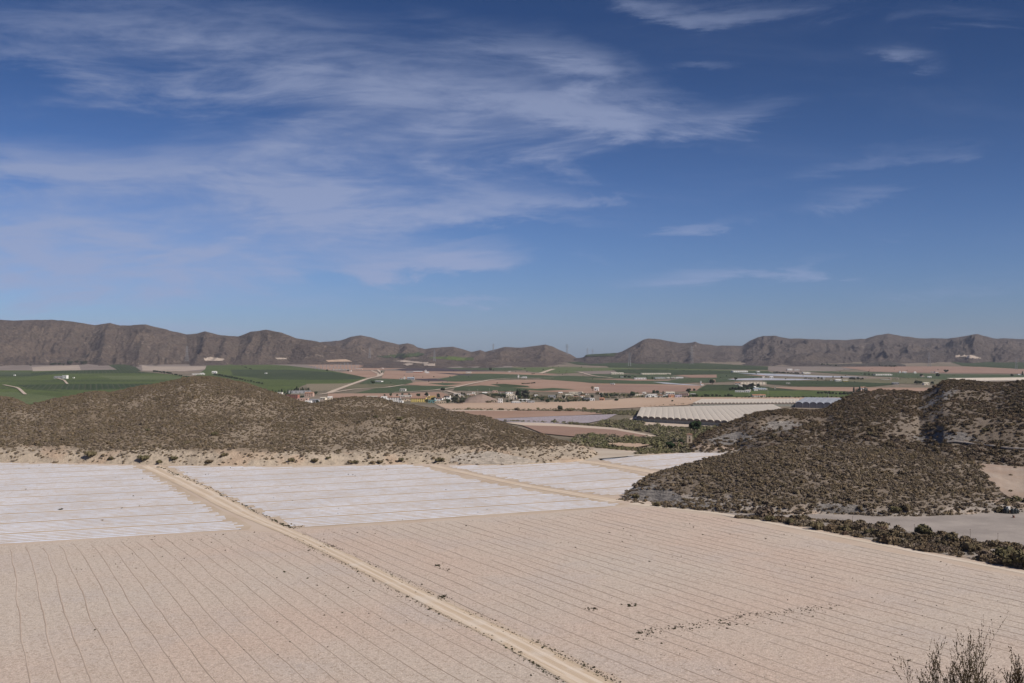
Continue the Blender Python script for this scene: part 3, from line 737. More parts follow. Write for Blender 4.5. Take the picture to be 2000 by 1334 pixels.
relief('mountains', cr3, [(1080, 712), (1200, 711), (1400, 713), (1560, 716), (1900, 712), (2450, 714)], [(1080, 5600), (1250, 5700), (1480, 6700), (2450, 7000)], None, M_mtR,
       'greyish rocky mountain range at the right', nu=1.6, nt=130, prof=pr(.3), ridge=(300, .85, -.45, 1.8), seed=23, cat='mountains')
relief('hill', [(1540, 716), (1560, 713), (1700, 709.5), (1730, 706), (1745, 707), (1765, 712), (1790, 716)], [(1540, 716.2), (1600, 716.5), (1790, 716.6)], [(1540, 4550), (1790, 4550)], None, mat('dark_knoll', mount_fn((.075, .068, .055), (.10, .085, .065), (.06, .055, .045), (.16, .13, .11))),
       'small dark knoll in front of the right mountains', nu=2, nt=20, seed=31)
cr4 = [(640, 718), (700, 709), (760, 703), (850, 700), (900, 705), (960, 702), (1000, 708), (1060, 706), (1110, 712)]
relief('hill', cr4, [(640, 719), (900, 720), (1110, 716)], [(640, 4700), (1110, 4700)], None, M_mtL, 'low scrubby foothills under the middle mountains', nu=2, nt=40, prof=pr(.6), ridge=(160, .5, .1, 2.0), seed=37)

def relief_patch(name, rel, poly, material, label, lift=1.0, cat='field', kind='structure'):
    """part of a relief's surface (polygon in photo pixels) with its own cover, a little above it"""
    A, nt = o_arr[rel]; A = A[:nt]
    P = A[..., 0] / A[..., 1] * F + 1000; Q = HORIZON - (A[..., 2] - CAMZ) / A[..., 1] * F
    inside = in_poly(P, Q, poly)
    f = grid_faces(A.shape[0], A.shape[1]); ok = inside.ravel()[f].all(1); f = f[ok]
    if not len(f): print('EMPTY relief patch', label); return
    used, inv = np.unique(f, return_inverse=True)
    V = A.reshape(-1, 3)[used] + np.array([0, 0, lift])
    return tag(mesh_obj(name, V, inv.reshape(f.shape), material, smooth=True), label, cat, None, kind)
MT = [n for n in o_arr if n.startswith('mountains')]; FH = [n for n in o_arr if n.startswith('hill')][-1]
relief_patch('field', MT[1], [(728, 696), (765, 692.5), (800, 689), (818, 687.5), (832, 693), (820, 697), (790, 701), (745, 700)], FM['orchd'], 'dark green orchard terrace on the middle mountain foot', 3)
relief_patch('field', MT[1], [(832, 699), (870, 696), (925, 699), (925, 706), (850, 706)], FM['orch'], 'green terrace under the second round peak', 3)
relief_patch('field', MT[2], [(1140, 697), (1145, 693), (1205, 690), (1200, 697)], FM['orchd'], 'dark green grove along the saddle', 3)
relief_patch('clearing', FH, [(760, 706), (790, 704), (845, 709), (830, 712)], FM['cream'], 'pale graded strip on the foothills', 2, 'clearing')
relief_patch('clearing', FH, [(825, 711), (850, 710), (852, 716), (828, 716)], FM['cream'], 'pale quarry patch at the right of the foothills', 2, 'clearing')
relief_patch('clearing', FH, [(785, 712), (800, 709), (812, 712), (795, 716)], FM['cream'], 'small pale quarry patch on the foothills', 2, 'clearing')
relief_patch('clearing', MT[0], [(395, 700), (412, 697), (440, 701), (436, 706), (400, 706)], FM['cream'], 'pale cleared patch at the left mountain foot', 2, 'clearing')
relief_patch('clearing', MT[2], [(1862, 694), (1895, 693), (1925, 699), (1960, 703), (1900, 702), (1866, 700)], FM['cream'], 'tan cleared field high on the right mountain foot', 3, 'clearing')
relief_patch('clearing', MT[0], [(535, 699), (560, 699), (562, 703), (540, 703)], FM['cream'], 'small pale strip on the mountain behind the green slope', 2, 'clearing')
relief_patch('clearing', MT[0], [(635, 704), (675, 702), (690, 707), (640, 708)], FM['tan'], 'tan strip above the substation', 2, 'clearing')
# ------------------------------------------------------------------ foliage prototypes
def leaf_mat(name, cols, fine=3.0):
    def fn(t, b):
        oi = t.n('ShaderNodeObjectInfo'); r = t.n('ShaderNodeValToRGB'); cr = r.color_ramp; cr.interpolation = 'LINEAR'
        while len(cr.elements) < len(cols): cr.elements.new(0.5)
        for i, c in enumerate(cols): cr.elements[i].position = i / (len(cols) - 1); cr.elements[i].color = (*c, 1)
        t.l(oi.outputs['Random'], r.inputs[0])
        n = t.noise(objco(t), fine, 3, .7)
        c = t.mix(t.ss(n, .35, .65), r.outputs[0], tuple(1.0 for _ in range(3)), 'MULTIPLY')
        c2 = t.mix(t.m('MULTIPLY', t.ss(n, .5, .75), .5), c, (0.22, .18, .13))
        t.l(c2, b.inputs['Base Color'])
    return mat(name, fn, rough=.9, spec=.08)
M_scrub = leaf_mat('scrub_leaves', [(0.155, 0.115, 0.070), (0.185, 0.140, 0.090), (0.135, 0.108, 0.066), (0.175, 0.140, 0.108), (0.150, 0.117, 0.088), (0.215, 0.170, 0.115)])
M_scrubd = leaf_mat('scrub_leaves_dark', [(0.118, 0.086, 0.055), (0.145, 0.106, 0.066), (0.098, 0.078, 0.048), (0.142, 0.108, 0.085), (0.122, 0.095, 0.056), (0.135, 0.092, 0.067)])
M_bushg = leaf_mat('bush_leaves_green', [(0.115, 0.100, 0.052), (0.095, 0.084, 0.044), (0.135, 0.112, 0.062), (0.12, 0.092, 0.058)])
M_thick = leaf_mat('thicket_leaves', [(0.135, 0.130, 0.060), (0.165, 0.148, 0.080), (0.115, 0.118, 0.056), (0.18, 0.152, 0.11), (0.15, 0.135, 0.07)])
M_treeg = leaf_mat('tree_leaves', [(0.030, 0.048, 0.022), (0.042, 0.058, 0.026), (0.026, 0.038, 0.020), (0.055, 0.062, 0.034)], 1.0)
M_treeo = leaf_mat('tree_leaves_olive', [(0.060, 0.066, 0.042), (0.075, 0.078, 0.050), (0.050, 0.054, 0.036)], 1.0)
M_weed = leaf_mat('weed_leaves', [(0.045, 0.055, 0.022), (0.06, 0.05, 0.03), (0.035, 0.035, 0.02)])
M_bark = mat('bark', soil((0.10, .075, .055), (.14, .11, .085), 4, .5, .4, .02))
M_twig = mat('twig', soil((0.075, .055, .038), (.10, .075, .05), 6, .8, .4, .005))

def leaf_quads(P, Nrm, size, rg, asp=1.0):
    n = len(P)
    a = rg.normal(size=(n, 3)) * .55 + Nrm; a /= np.linalg.norm(a, axis=1)[:, None] + 1e-9
    b = np.cross(a, rg.normal(size=(n, 3))); b /= np.linalg.norm(b, axis=1)[:, None] + 1e-9
    c = np.cross(a, b)
    s = size * (.6 + .8 * rg.random(n))[:, None]
    V = np.stack([P - b * s - c * s * .6 * asp, P + b * s * .9 - c * s * .5 * asp, P + b * s * .7 + c * s * .8 * asp, P - b * s * .8 + c * s * .6 * asp], 1)
    return V.reshape(-1, 3), np.arange(4 * n).reshape(-1, 4)
def blob_leaves(n, seed, lobes=5, flat=.75, size=.17, spread=.45):
    rg = np.random.default_rng(seed)
    C = np.column_stack([rg.normal(size=(lobes, 2)) * spread * .62, rg.random(lobes) * .25 + .12])
    Rr = .42 + rg.random(lobes) * .28
    P = []; N = []
    for c, r in zip(C, Rr):
        m = n // lobes
        d = rg.normal(size=(m, 3)); d /= np.linalg.norm(d, axis=1)[:, None]; d[:, 2] = np.abs(d[:, 2]) * 1.0 - .15
        q = c + d * r * (0.72 + .36 * rg.random(m))[:, None] * np.array([1, 1, flat])
        P.append(q); N.append(d)
    P = np.concatenate(P); N = np.concatenate(N)
    keep = P[:, 2] > -.05
    return leaf_quads(P[keep], N[keep], size, rg)
def core(seed, r=.5, flat=.7, zc=.12):
    bm = bmesh.new(); bmesh.ops.create_icosphere(bm, subdivisions=2, radius=r)
    rg = random.Random(seed)
    V = []
    for v in bm.verts: v.co = v.co * (.75 + .5 * rg.random()); V.append((v.co.x, v.co.y, max(v.co.z * flat + zc, -.1)))
    Fc = [tuple(x.index for x in f.verts) for f in bm.faces]; bm.free()
    return V, Fc
PROTO = {}
def proto_shrubs(key, material, n=5, leaves=110, size=.15, flat=.75, seed=0):
    c = D.collections.new('shrub_kinds_' + key)
    for k in range(n):
        V, Fq = blob_leaves(leaves, seed + k * 11, 4 + k % 3, flat, size)
        cv, cf = core(seed + k, .5, flat)
        faces = [tuple(x) for x in Fq.tolist()] + [tuple(i + len(V) for i in f) for f in cf]
        me = D.meshes.new('shrub_%s_%d' % (key, k)); me.from_pydata(V.tolist() + cv, [], faces); me.materials.append(material)
        ob = D.objects.new('shrub_kind', me); c.objects.link(ob)
    PROTO[key] = c
proto_shrubs('scrub', M_scrub, seed=100)
proto_shrubs('dark', M_scrubd, seed=200, leaves=150, size=.13)
proto_shrubs('green', M_bushg, seed=300, leaves=150, size=.13)
proto_shrubs('thick', M_thick, seed=400, leaves=130, size=.14, flat=1.2)
proto_shrubs('crown', M_treeg, n=4, leaves=120, size=.15, flat=1.3, seed=700)
proto_shrubs('weed', M_weed, n=3, leaves=40, size=.22, flat=.7, seed=500)

def scatter(name, key, P, size, label, cat='scrub', flat=(.8, 1.25)):
    n = len(P)
    me = D.meshes.new(name); me.vertices.add(n); me.vertices.foreach_set('co', np.asarray(P, np.float32).ravel())
    s = np.asarray(size, np.float32); s = np.stack([s, s * rng.uniform(.85, 1.15, n), s * rng.uniform(flat[0], flat[1], n)], -1).astype(np.float32)
    a = me.attributes.new('sc', 'FLOAT_VECTOR', 'POINT'); a.data.foreach_set('vector', s.ravel())
    a = me.attributes.new('rz', 'FLOAT', 'POINT'); a.data.foreach_set('value', rng.uniform(0, 6.28, n).astype(np.float32))
    o = D.objects.new(name, me); COL.objects.link(o)
    ng = D.node_groups.new('scatter_' + key, 'GeometryNodeTree')
    ng.interface.new_socket('Geometry', in_out='INPUT', socket_type='NodeSocketGeometry')
    ng.interface.new_socket('Geometry', in_out='OUTPUT', socket_type='NodeSocketGeometry')
    N = ng.nodes; L = ng.links
    gi = N.new('NodeGroupInput'); go = N.new('NodeGroupOutput')
    ci = N.new('GeometryNodeCollectionInfo'); ci.inputs['Collection'].default_value = PROTO[key]
    ci.inputs['Separate Children'].default_value = True; ci.inputs['Reset Children'].default_value = True
    ip = N.new('GeometryNodeInstanceOnPoints'); ip.inputs['Pick Instance'].default_value = True
    na = N.new('GeometryNodeInputNamedAttribute'); na.data_type = 'FLOAT_VECTOR'; na.inputs['Name'].default_value = 'sc'
    nr = N.new('GeometryNodeInputNamedAttribute'); nr.data_type = 'FLOAT'; nr.inputs['Name'].default_value = 'rz'
    cx = N.new('ShaderNodeCombineXYZ'); L.new(nr.outputs['Attribute'], cx.inputs['Z'])
    L.new(gi.outputs[0], ip.inputs['Points']); L.new(ci.outputs[0], ip.inputs['Instance'])
    L.new(na.outputs['Attribute'], ip.inputs['Scale']); L.new(cx.outputs[0], ip.inputs['Rotation'])
    L.new(ip.outputs[0], go.inputs[0])
    md = o.modifiers.new('scatter', 'NODES'); md.node_group = ng
    return tag(o, label, cat, None, 'stuff')
def sample_relief(name, n, dens, rows=None):
    """random points on a relief; dens(px,py,X,Y,Z) in 0..1"""
    A, nt = o_arr[name]; A = A[:rows or A.shape[0]]
    a = A[:-1, :-1]; b = A[:-1, 1:]; c = A[1:, :-1]; d = A[1:, 1:]
    ar = np.linalg.norm(np.cross(b - a, c - a), axis=-1)
    ctr = (a + b + c + d) / 4
    px = ctr[..., 0] / ctr[..., 1] * F + 1000; py = HORIZON - (ctr[..., 2] - CAMZ) / ctr[..., 1] * F
    w = ar * np.clip(dens(px, py, ctr[..., 0], ctr[..., 1], ctr[..., 2]), 0, None)
    w = w.ravel() / w.sum()
    k = rng.choice(len(w), n, p=w); i, j = np.unravel_index(k, ar.shape)
    u = rng.random(n)[:, None]; v = rng.random(n)[:, None]
    P = a[i, j] * (1-u) * (1-v) + b[i, j] * u * (1-v) + c[i, j] * (1-u) * v + d[i, j] * u * v
    return P
def surf_at(name, px, py):
    A, nt = o_arr[name]; A = A[:nt]
    P = A[..., 0] / A[..., 1] * F + 1000; Q = HORIZON - (A[..., 2] - CAMZ) / A[..., 1] * F
    k = np.argmin((P - px) ** 2 + (Q - py) ** 2); return A.reshape(-1, 3)[k].copy()

# ------------------------------------------------------------------ the scrubby hills
def hill_fn(c1, c2, bankc, zlo, zhi, tag_=0, extra=None):
    def fn(t, b):
        v = objco(t)
        n1 = t.noise(v, .02, 5, .6); n2 = t.noise(v, .22, 5, .7); n3 = t.noise(v, 1.1, 5, .75)
        sp = t.n('ShaderNodeSeparateXYZ'); t.l(v, sp.inputs[0])
        c = t.mix(t.ss(n1, .38, .62), c1, c2)
        c = t.mix(t.m('MULTIPLY', t.ss(n2, .48, .66), .35), c, tuple(x * .7 for x in c1))
        zz = t.m('ADD', sp.outputs[2], t.m('MULTIPLY', t.m('SUBTRACT', n2, .5), 5.0))
        zz = t.m('ADD', zz, t.m('MULTIPLY', t.m('SUBTRACT', n1, .5), 9.0))
        bc = t.mix(t.ss(n2, .4, .62), bankc, tuple(x * .74 for x in bankc))
        bc = t.mix(t.m('MULTIPLY', t.ss(t.noise(v, .06, 3, .5), .5, .62), .5), bc, (0.42, 0.29, 0.20))
        c = t.mix(t.ss(zz, zhi, zlo), c, bc)
        c = t.mix(t.m('MULTIPLY', t.ss(n3, .55, .68), .4), c, (0.12, 0.095, 0.07))
        t.l(c, b.inputs['Base Color']); bump(t, b, t.m('ADD', t.m('MULTIPLY', n2, 2.5), n3), .6, .8)
    return fn
M_hillA = mat('hill_earth', hill_fn((0.195, 0.150, 0.106), (0.25, 0.20, 0.15), (0.42, 0.345, 0.265), 3.6, 6.8))
M_hillR = mat('hill_earth_grey', hill_fn((0.150, 0.118, 0.09), (0.195, 0.158, 0.125), (0.32, 0.28, 0.245), 1.0, 3.5))
def bankprof(hb, wid):
    def f(t, px):
        b = np.clip(t / wid, 0, 1)
        return hb * (b * b * (3 - 2 * b)) ** .8 + (1 - hb) * np.sin(np.clip((t - wid * .5) / (1 - wid * .5), 0, 1) * math.pi / 2) ** 1.15
    return f
crA = [(-260, 760), (-100, 770), (0, 775), (25, 777.5), (40, 784), (55, 792), (65, 790), (105, 780), (150, 772), (175, 765), (200, 765), (212, 767), (240, 762), (275, 755), (325, 747),
       (375, 736.5), (412, 735.5), (437, 740), (475, 747), (500, 755), (540, 768), (580, 783), (610, 789), (632, 786), (655, 780), (680, 777), (710, 776), (740, 777), (770, 785), (800, 791), (850, 799), (900, 806),
       (950, 815), (975, 823), (1000, 833), (1050, 848), (1100, 862), (1140, 871), (1160, 879), (1168, 887)]
bsA = [(-260, 899), (0, 903), (150, 905), (270, 908), (500, 910), (600, 909), (700, 908), (830, 906), (900, 908), (1000, 908), (1060, 906), (1110, 903), (1140, 899), (1168, 888.5)]
relief('scrub_hill', crA, bsA, [(-260, 640), (0, 640), (55, 600), (200, 640), (420, 700), (540, 660), (610, 600), (680, 655), (760, 650), (900, 610), (1000, 570), (1100, 530), (1168, 507)], None, M_hillA,
       'broad brown hill covered in low scrub behind the white fields', nu=2.2, nt=110, prof=bankprof(.17, .05), amp=3.2, nscale=55, seed=51, back=.9)
crR2 = [(1332, 880), (1345, 872), (1370, 850), (1390, 840), (1420, 828), (1460, 812), (1490, 805), (1520, 800), (1560, 801), (1600, 801), (1615, 798), (1635, 786), (1655, 775), (1680, 767), (1720, 763.5),
        (1780, 765), (1795, 770), (1812, 764), (1830, 754), (1843, 744), (1860, 742), (1900, 745), (1925, 748), (1950, 749), (1975, 747), (2000, 745), (2300, 728)]
relief('scrub_hill', crR2, None, [(1332, 540), (1420, 590), (1560, 640), (1650, 690), (1740, 705), (1860, 665), (2000, 600), (2300, 520)],
       [(1332, 517), (1440, 512), (1490, 470), (1600, 430), (1800, 415), (2300, 400)], M_hillR, 'high scrubby hill rising to the right edge with a steep dark brow', nu=2.2, nt=110,
       prof=lambda t, px: np.sin(np.clip(t, 0, 1) * math.pi / 2) ** 1.0, amp=5.5, nscale=70, seed=61, back=1.0,
       cliffs=[(1525, 828, 42, 9, 5.0), (1850, 853, 90, 14, 4.5), (1500, 850, 40, 8, 2.0)])
crR1 = [(1214, 976), (1224, 963), (1245, 945), (1262, 932), (1300, 918), (1340, 908), (1400, 892), (1460, 880), (1530, 869), (1600, 866), (1660, 868), (1700, 874), (1760, 881), (1850, 893), (1900, 904), (1940, 908), (2000, 913), (2300, 930)]
bsR1 = [(1214, 977), (1240, 983), (1300, 991), (1400, 1001), (1500, 1005), (1600, 1006), (1700, 1009), (1800, 1009), (1960, 1002), (2000, 1003), (2300, 1010)]
relief('scrub_hill', crR1, bsR1, [(1214, 348), (1262, 372), (1400, 398), (1600, 405), (1900, 392), (2300, 390)], None, M_hillR, 'low rounded scrubby hill in front at the right beside the gravel yard', nu=2.2, nt=90,
       prof=bankprof(.16, .06), amp=2.0, nscale=28, seed=71, back=.5, cliffs=[(1640, 1000, 60, 9, 2.0), (1270, 968, 50, 14, 1.6)])
M_spoil = mat('spoil_earth', soil((0.27, 0.20, 0.155), (0.31, 0.25, 0.205), .8, .06, .35, .08))
relief('mound', [(900, 788), (915, 777), (930, 771), (942, 769.5), (955, 774), (975, 781), (985, 786)], [(900, 788.5), (950, 788), (985, 787)], [(895, 1660), (1000, 1720)], None,
       mat('mound_earth', soil((0.20, 0.15, 0.12), (0.26, 0.19, 0.155), .2, .03, .6, .5)), 'brown earth mound among the village trees', nu=1.5, nt=20, seed=91, amp=1.5, nscale=30, cat='mound')
names = list(o_arr.keys())
HA, HR2, HR1 = [n for n in names if n.startswith('scrub_hill')]

relief_patch('spoil_slope', HR1, [(1898, 900), (1940, 905), (2250, 925), (2250, 1004), (1990, 985), (1960, 968), (1925, 935)], M_spoil, 'bare brown earth slope at the right end of the low hill', .12, 'slope')
def rock_fn(c1, c2):
    def fn(t, b):
        v = objco(t); n2 = t.noise(v, .5, 5, .75); st = t.noise(t.mapv(v, (.25, .25, 1.6), (.35, .2, 0)), 1.0, 5, .7)
        c = t.mix(t.ss(st, .4, .6), c1, c2); c = t.mix(t.m('MULTIPLY', t.ss(n2, .52, .64), .5), c, tuple(x * .5 for x in c1))
        t.l(c, b.inputs['Base Color']); bump(t, b, t.m('ADD', t.m('MULTIPLY', st, 2.0), n2), 1.0, .9)
    return fn
M_rockp = mat('pale_rock', rock_fn((.36, .31, .255), (.50, .43, .36))); M_rockd = mat('grey_rock', rock_fn((.16, .145, .135), (.26, .235, .215)))
relief_patch('rock', HR1, [(1222, 968), (1240, 952), (1275, 944), (1310, 955), (1340, 975), (1400, 985), (1410, 996), (1300, 988), (1240, 980)], M_rockd, 'grey rock face on the left tip of the low right hill', .1, 'rock')
relief_patch('rock', HR1, [(1585, 985), (1630, 980), (1690, 988), (1700, 1004), (1590, 1002)], M_rockd, 'dark rock face above the gravel yard', .1, 'rock')
relief_patch('rock', HR2, [(1790, 800), (1815, 770), (1845, 752), (1880, 752), (1860, 775), (1820, 800)], M_rockd, 'grey striated rock brow on the high right hill', .1, 'rock')
relief_patch('rock', HR2, [(1480, 836), (1500, 822), (1550, 820), (1575, 830), (1560, 842), (1500, 846)], M_rockd, 'small dark cliff hollow in the right spur', .1, 'rock')
relief_patch('rock', HR2, [(1380, 858), (1440, 842), (1480, 850), (1460, 866), (1400, 872)], M_rockd, 'grey rocky patch on the spur above the white field', .1, 'rock')
relief_patch('rock', HR2, [(1770, 856), (1800, 842), (1880, 842), (1920, 856), (1900, 866), (1800, 864)], M_rockd, 'dark cut bank above the hill path', .1, 'rock')
relief_patch('rock', HA, [(868, 899), (905, 884), (960, 880), (1020, 893), (1060, 903), (1010, 907), (900, 907)], M_rockp, 'pale cream rock scar at the right foot of the broad hill', .1, 'rock')
def dA(px, py, X, Y, Z):
    n = fbm(X / 22, Y / 22, 4, 5); m = fbm(X / 90, Y / 90, 3, 8)
    d = np.clip((n - .36) * 1.5 + .58, .3, 1)
    d *= np.where(Z < 4.8 + (n - .5) * 6, .2, 1.0)
    bare = np.exp(-(((px - 690) / 120) ** 2 + ((py - 840) / 26) ** 2)); d *= 1 - .62 * bare
    bare = np.exp(-(((px - 960) / 90) ** 2 + ((py - 900) / 14) ** 2)); d *= 1 - .8 * bare
    bare = np.exp(-(((px - 60) / 70) ** 2 + ((py - 812) / 14) ** 2)); d *= 1 - .6 * bare
    bare = np.exp(-(((px - 700) / 60) ** 2 + ((py - 786) / 8) ** 2)); d *= 1 - .6 * bare
    return d * ((px > -120) & (px < 1300))
def dR(px, py, X, Y, Z):
    n = fbm(X / 18, Y / 18, 4, 15)
    d = np.clip((n - .34) * 2.2 + .45, .25, 1)
    for (a_, b_, c_, e_) in ((1525, 832, 45, 12), (1830, 775, 40, 22), (1840, 854, 70, 10), (1640, 994, 50, 10), (1425, 856, 45, 12), (1270, 965, 45, 14)):
        d = d * (1 - .72 * np.exp(-(((px - a_) / c_) ** 2 + ((py - b_) / e_) ** 2)))
    return d * ((px > 1150) & (px < 2120))
def dR1(px, py, X, Y, Z):
    d = dR(px, py, X, Y, Z) * (1 - .985 * in_poly(px, py, [(1905, 895), (1940, 900), (2300, 920), (2300, 1000), (1990, 985), (1960, 966), (1930, 935)]))
    d = d * (1 - .8 * np.exp(-(((px - 1285) / 50) ** 2 + ((py - 972) / 14) ** 2)) - .5 * np.exp(-(((px - 1400) / 90) ** 2 + ((py - 975) / 9) ** 2)))
    return np.clip(d, 0, 1) * np.where((px > 1840) & (py < 925), .5, 1)
P = sample_relief(HA, 62000, dA)
scatter('hill_scrub', 'scrub', P, rng.gamma(3.2, .125, len(P)) + .22, 'low brown scrub bushes covering the broad hill behind the white fields')
P = sample_relief(HR2, 29000, dR)
scatter('hill_scrub', 'dark', P, rng.gamma(3.2, .2, len(P)) + .25, 'dark brown scrub covering the high hill at the right edge')
P = sample_relief(HR1, 14500, dR1)
scatter('hill_scrub', 'scrub', P, rng.gamma(3.2, .14, len(P)) + .2, 'olive brown scrub covering the low hill beside the gravel yard')

def scatter_poly(n, poly, lo=0.0, dn=None):
    W = world_poly(poly); a = W.min(0); b = W.max(0); out = []
    got = 0
    while got < n:
        q = rng.uniform(a, b, (n * 3, 2)); q = q[in_poly(q[:, 0], q[:, 1], W)]
        if dn is not None: q = q[rng.random(len(q)) < dn(q[:, 0], q[:, 1])]
        out.append(q); got += len(q)
    q = np.concatenate(out)[:n]
    return np.column_stack([q, gz(q[:, 1]) + lo])
bank = [(1425, 1011), (1500, 1008), (1600, 1014), (1700, 1024), (1800, 1042), (1900, 1058), (2000, 1068), (2200, 1090), (2240, 1160), (2000, 1112), (1900, 1093), (1800, 1075), (1600, 1034), (1480, 1015)]
patch('bank', bank, M_hillR, 'grey earth strip under the shrubs beside the gravel yard', cat='bank', lift=.06, step=2)
def dB(x, y): return np.clip((fbm(x / 7, y / 7, 3, 33) - .38) * 4 + .2, .1, 1)
P = scatter_poly(1750, bank, -.05, dB); scatter('bank_scrub', 'scrub', P, rng.gamma(3, .19, len(P)) + .25, 'brown shrubs crowded on the strip between field edge and gravel yard')
P = scatter_poly(450, bank, -.05, dB); scatter('bank_scrub', 'dark', P, rng.gamma(4, .26, len(P)) + .3, 'darker brown shrubs mixed in on the strip beside the gravel yard')
thick = [(1110, 862), (1130, 852), (1180, 850), (1240, 858), (1290, 854), (1270, 845), (1200, 836), (1160, 832), (1180, 822), (1250, 822), (1260, 834), (1340, 838), (1400, 834), (1380, 845), (1345, 870), (1340, 882), (1290, 880), (1265, 872), (1262, 864), (1190, 862), (1150, 872), (1120, 872)]
P = scatter_poly(5200, thick, -.2, lambda x, y: np.clip((fbm(x / 25, y / 25, 3, 44) - .35) * 4, .1, 1))
scatter('river_thicket', 'thick', P, rng.gamma(5, .30, len(P)) + .6, 'green brown riverbed thicket of tall reeds and bushes before the greenhouses')
for hp, n_, sz, lb in [
 ([(985, 824), (1100, 828), (1200, 836), (1200, 833), (1100, 826), (985, 822)], 330, 1.6, 'thin scrub hedge between the blue grey field and brown field'),
 ([(865, 801.5), (1000, 803), (1130, 803), (1260, 808), (1260, 804), (1130, 799), (1000, 800), (900, 799)], 420, 1.9, 'low hedge line crossing the tan fields right of the hill'),
 ([(1130, 804), (1260, 804), (1250, 812), (1180, 810)], 260, 2.2, 'grey green brush at the left corner of the first greenhouse'),
 ([(1155, 872), (1250, 878), (1345, 882), (1345, 885), (1250, 882), (1155, 874)], 260, 1.1, 'ragged brush along the far edge of the farthest white field'),
 ([(1140, 866), (1262, 869), (1262, 861), (1130, 858)], 420, 2.4, 'tall green reeds behind the small orange tan plot'),
 ([(1240, 796), (1350, 790), (1350, 788.5), (1240, 794)], 90, 1.2, 'sparse weeds along the back edge of the first greenhouse'),
 ([(905, 786), (960, 774), (1060, 783), (1150, 784), (1150, 779), (1050, 774), (960, 768), (900, 774)], 520, 2.6, 'grey green garden shrubbery between the village houses'),
 ([(1170, 768), (1340, 771), (1345, 776), (1180, 778)], 260, 2.6, 'dark shrubbery around the right hamlet'),
 ([(1240, 888), (1340, 884), (1345, 880), (1300, 879), (1260, 880)], 150, 1.2, 'grey brush at the foot of the tower ruin'),
]:
    P = scatter_poly(n_, hp, -.1); scatter('brush', 'thick', P, rng.gamma(5, sz / 5, len(P)) * .75 + .2, lb, 'brush')
# weeds over the tilled fields and white rows
def wd(x, y): return np.clip((fbm(x / 30, y / 30, 3, 66) - .45) * 5, .03, 1)
P = scatter_poly(280, left_field, 0, wd); scatter('weeds', 'weed', P, rng.gamma(2.0, .042, len(P)) + .04, 'tiny dark weeds dotted over the left tilled field', 'weeds')
P = scatter_poly(340, right_field, 0, wd); scatter('weeds', 'weed', P, rng.gamma(2.0, .04, len(P)) + .04, 'tiny dark weeds dotted over the right tilled field', 'weeds')
line = np.array([[1245, 1236], [1280, 1229], [1340, 1222], [1400, 1216], [1440, 1205], [1500, 1198], [1560, 1192], [1635, 1183]])
q = np.sort(rng.random(520)) * 7; lx = np.interp(q, range(8), line[:, 0]) + rng.normal(0, 6, 520); ly = np.interp(q, range(8), line[:, 1]) + rng.normal(0, 3, 520) + np.abs(rng.normal(0, 9, 520)) * (rng.random(520) < .35)
P = on_ground(lx, ly); scatter('weeds', 'weed', P, rng.gamma(2.2, .038, len(P)) + .03, 'broken line of green weeds crossing the right tilled field', 'weeds')
for pl, n_, lb in ((wl, 60, 'dark weeds dotted on the leftmost white rows'), (wm, 70, 'dark weeds dotted on the middle white rows')):
    P = scatter_poly(n_, pl, .1); scatter('weeds', 'weed', P, rng.gamma(1.6, .085, len(P)) + .06, lb, 'weeds', (.5, .8))
e = np.array([[311, 912], [340, 926], [380, 940], [430, 965], [480, 990], [530, 1014], [566, 1030]])
q = rng.random(380) * 6; P = on_ground(np.interp(q, range(7), e[:, 0]) + rng.normal(0, 2.2, 380), np.interp(q, range(7), e[:, 1]) + rng.normal(0, 1.2, 380))
scatter('weeds', 'weed', P, rng.gamma(2.0, .075, len(P)) + .07, 'dark weeds lining the right side of the sandy track', 'weeds')
e = np.array([[594, 1044], [704, 1092], [866, 1171], [1055, 1261], [1130, 1296], [1212, 1336]])
q = rng.random(900) * 5; P = on_ground(np.interp(q, range(6), e[:, 0]) + rng.normal(0, 5, 900), np.interp(q, range(6), e[:, 1]) + rng.normal(0, 3, 900))
scatter('weeds', 'weed', P, rng.gamma(2., .035, len(P)) + .03, 'small clods and weeds along the right edge of the sandy track', 'weeds')
e = np.array([[557, 1044], [655, 1092], [804, 1171], [990, 1261], [1098, 1334]])
q = rng.random(800) * 4; P = on_ground(np.interp(q, range(5), e[:, 0]) + rng.normal(0, 4, 800), np.interp(q, range(5), e[:, 1]) + rng.normal(0, 2.5, 800))
scatter('weeds', 'weed', P, rng.gamma(2., .035, len(P)) + .03, 'small clods and weeds along the left edge of the sandy track', 'weeds')
for (cx, cy, n_, sp_) in ((866, 1166, 30, 9), (575, 1029, 40, 8), (640, 1066, 22, 8), (1155, 1190, 12, 6), (1230, 1183, 12, 8), (870, 1110, 10, 10)):
    P = on_ground(cx + rng.normal(0, sp_, n_), cy + rng.normal(0, sp_ * .28, n_))
    scatter('weeds', 'weed', P, rng.gamma(2.5, .055, len(P)) + .06, 'small patch of weeds at photo column %d' % cx if False else {866: 'weed clump on the right verge of the track', 575: 'weed clump at the corner where the tracks cross', 640: 'weed clump just below the track crossing', 1155: 'pair of dark weed tufts in the right field', 1230: 'weed tufts beside the dark pair in the right field', 870: 'weed tufts in the upper right field near the track'}[cx], 'weeds')
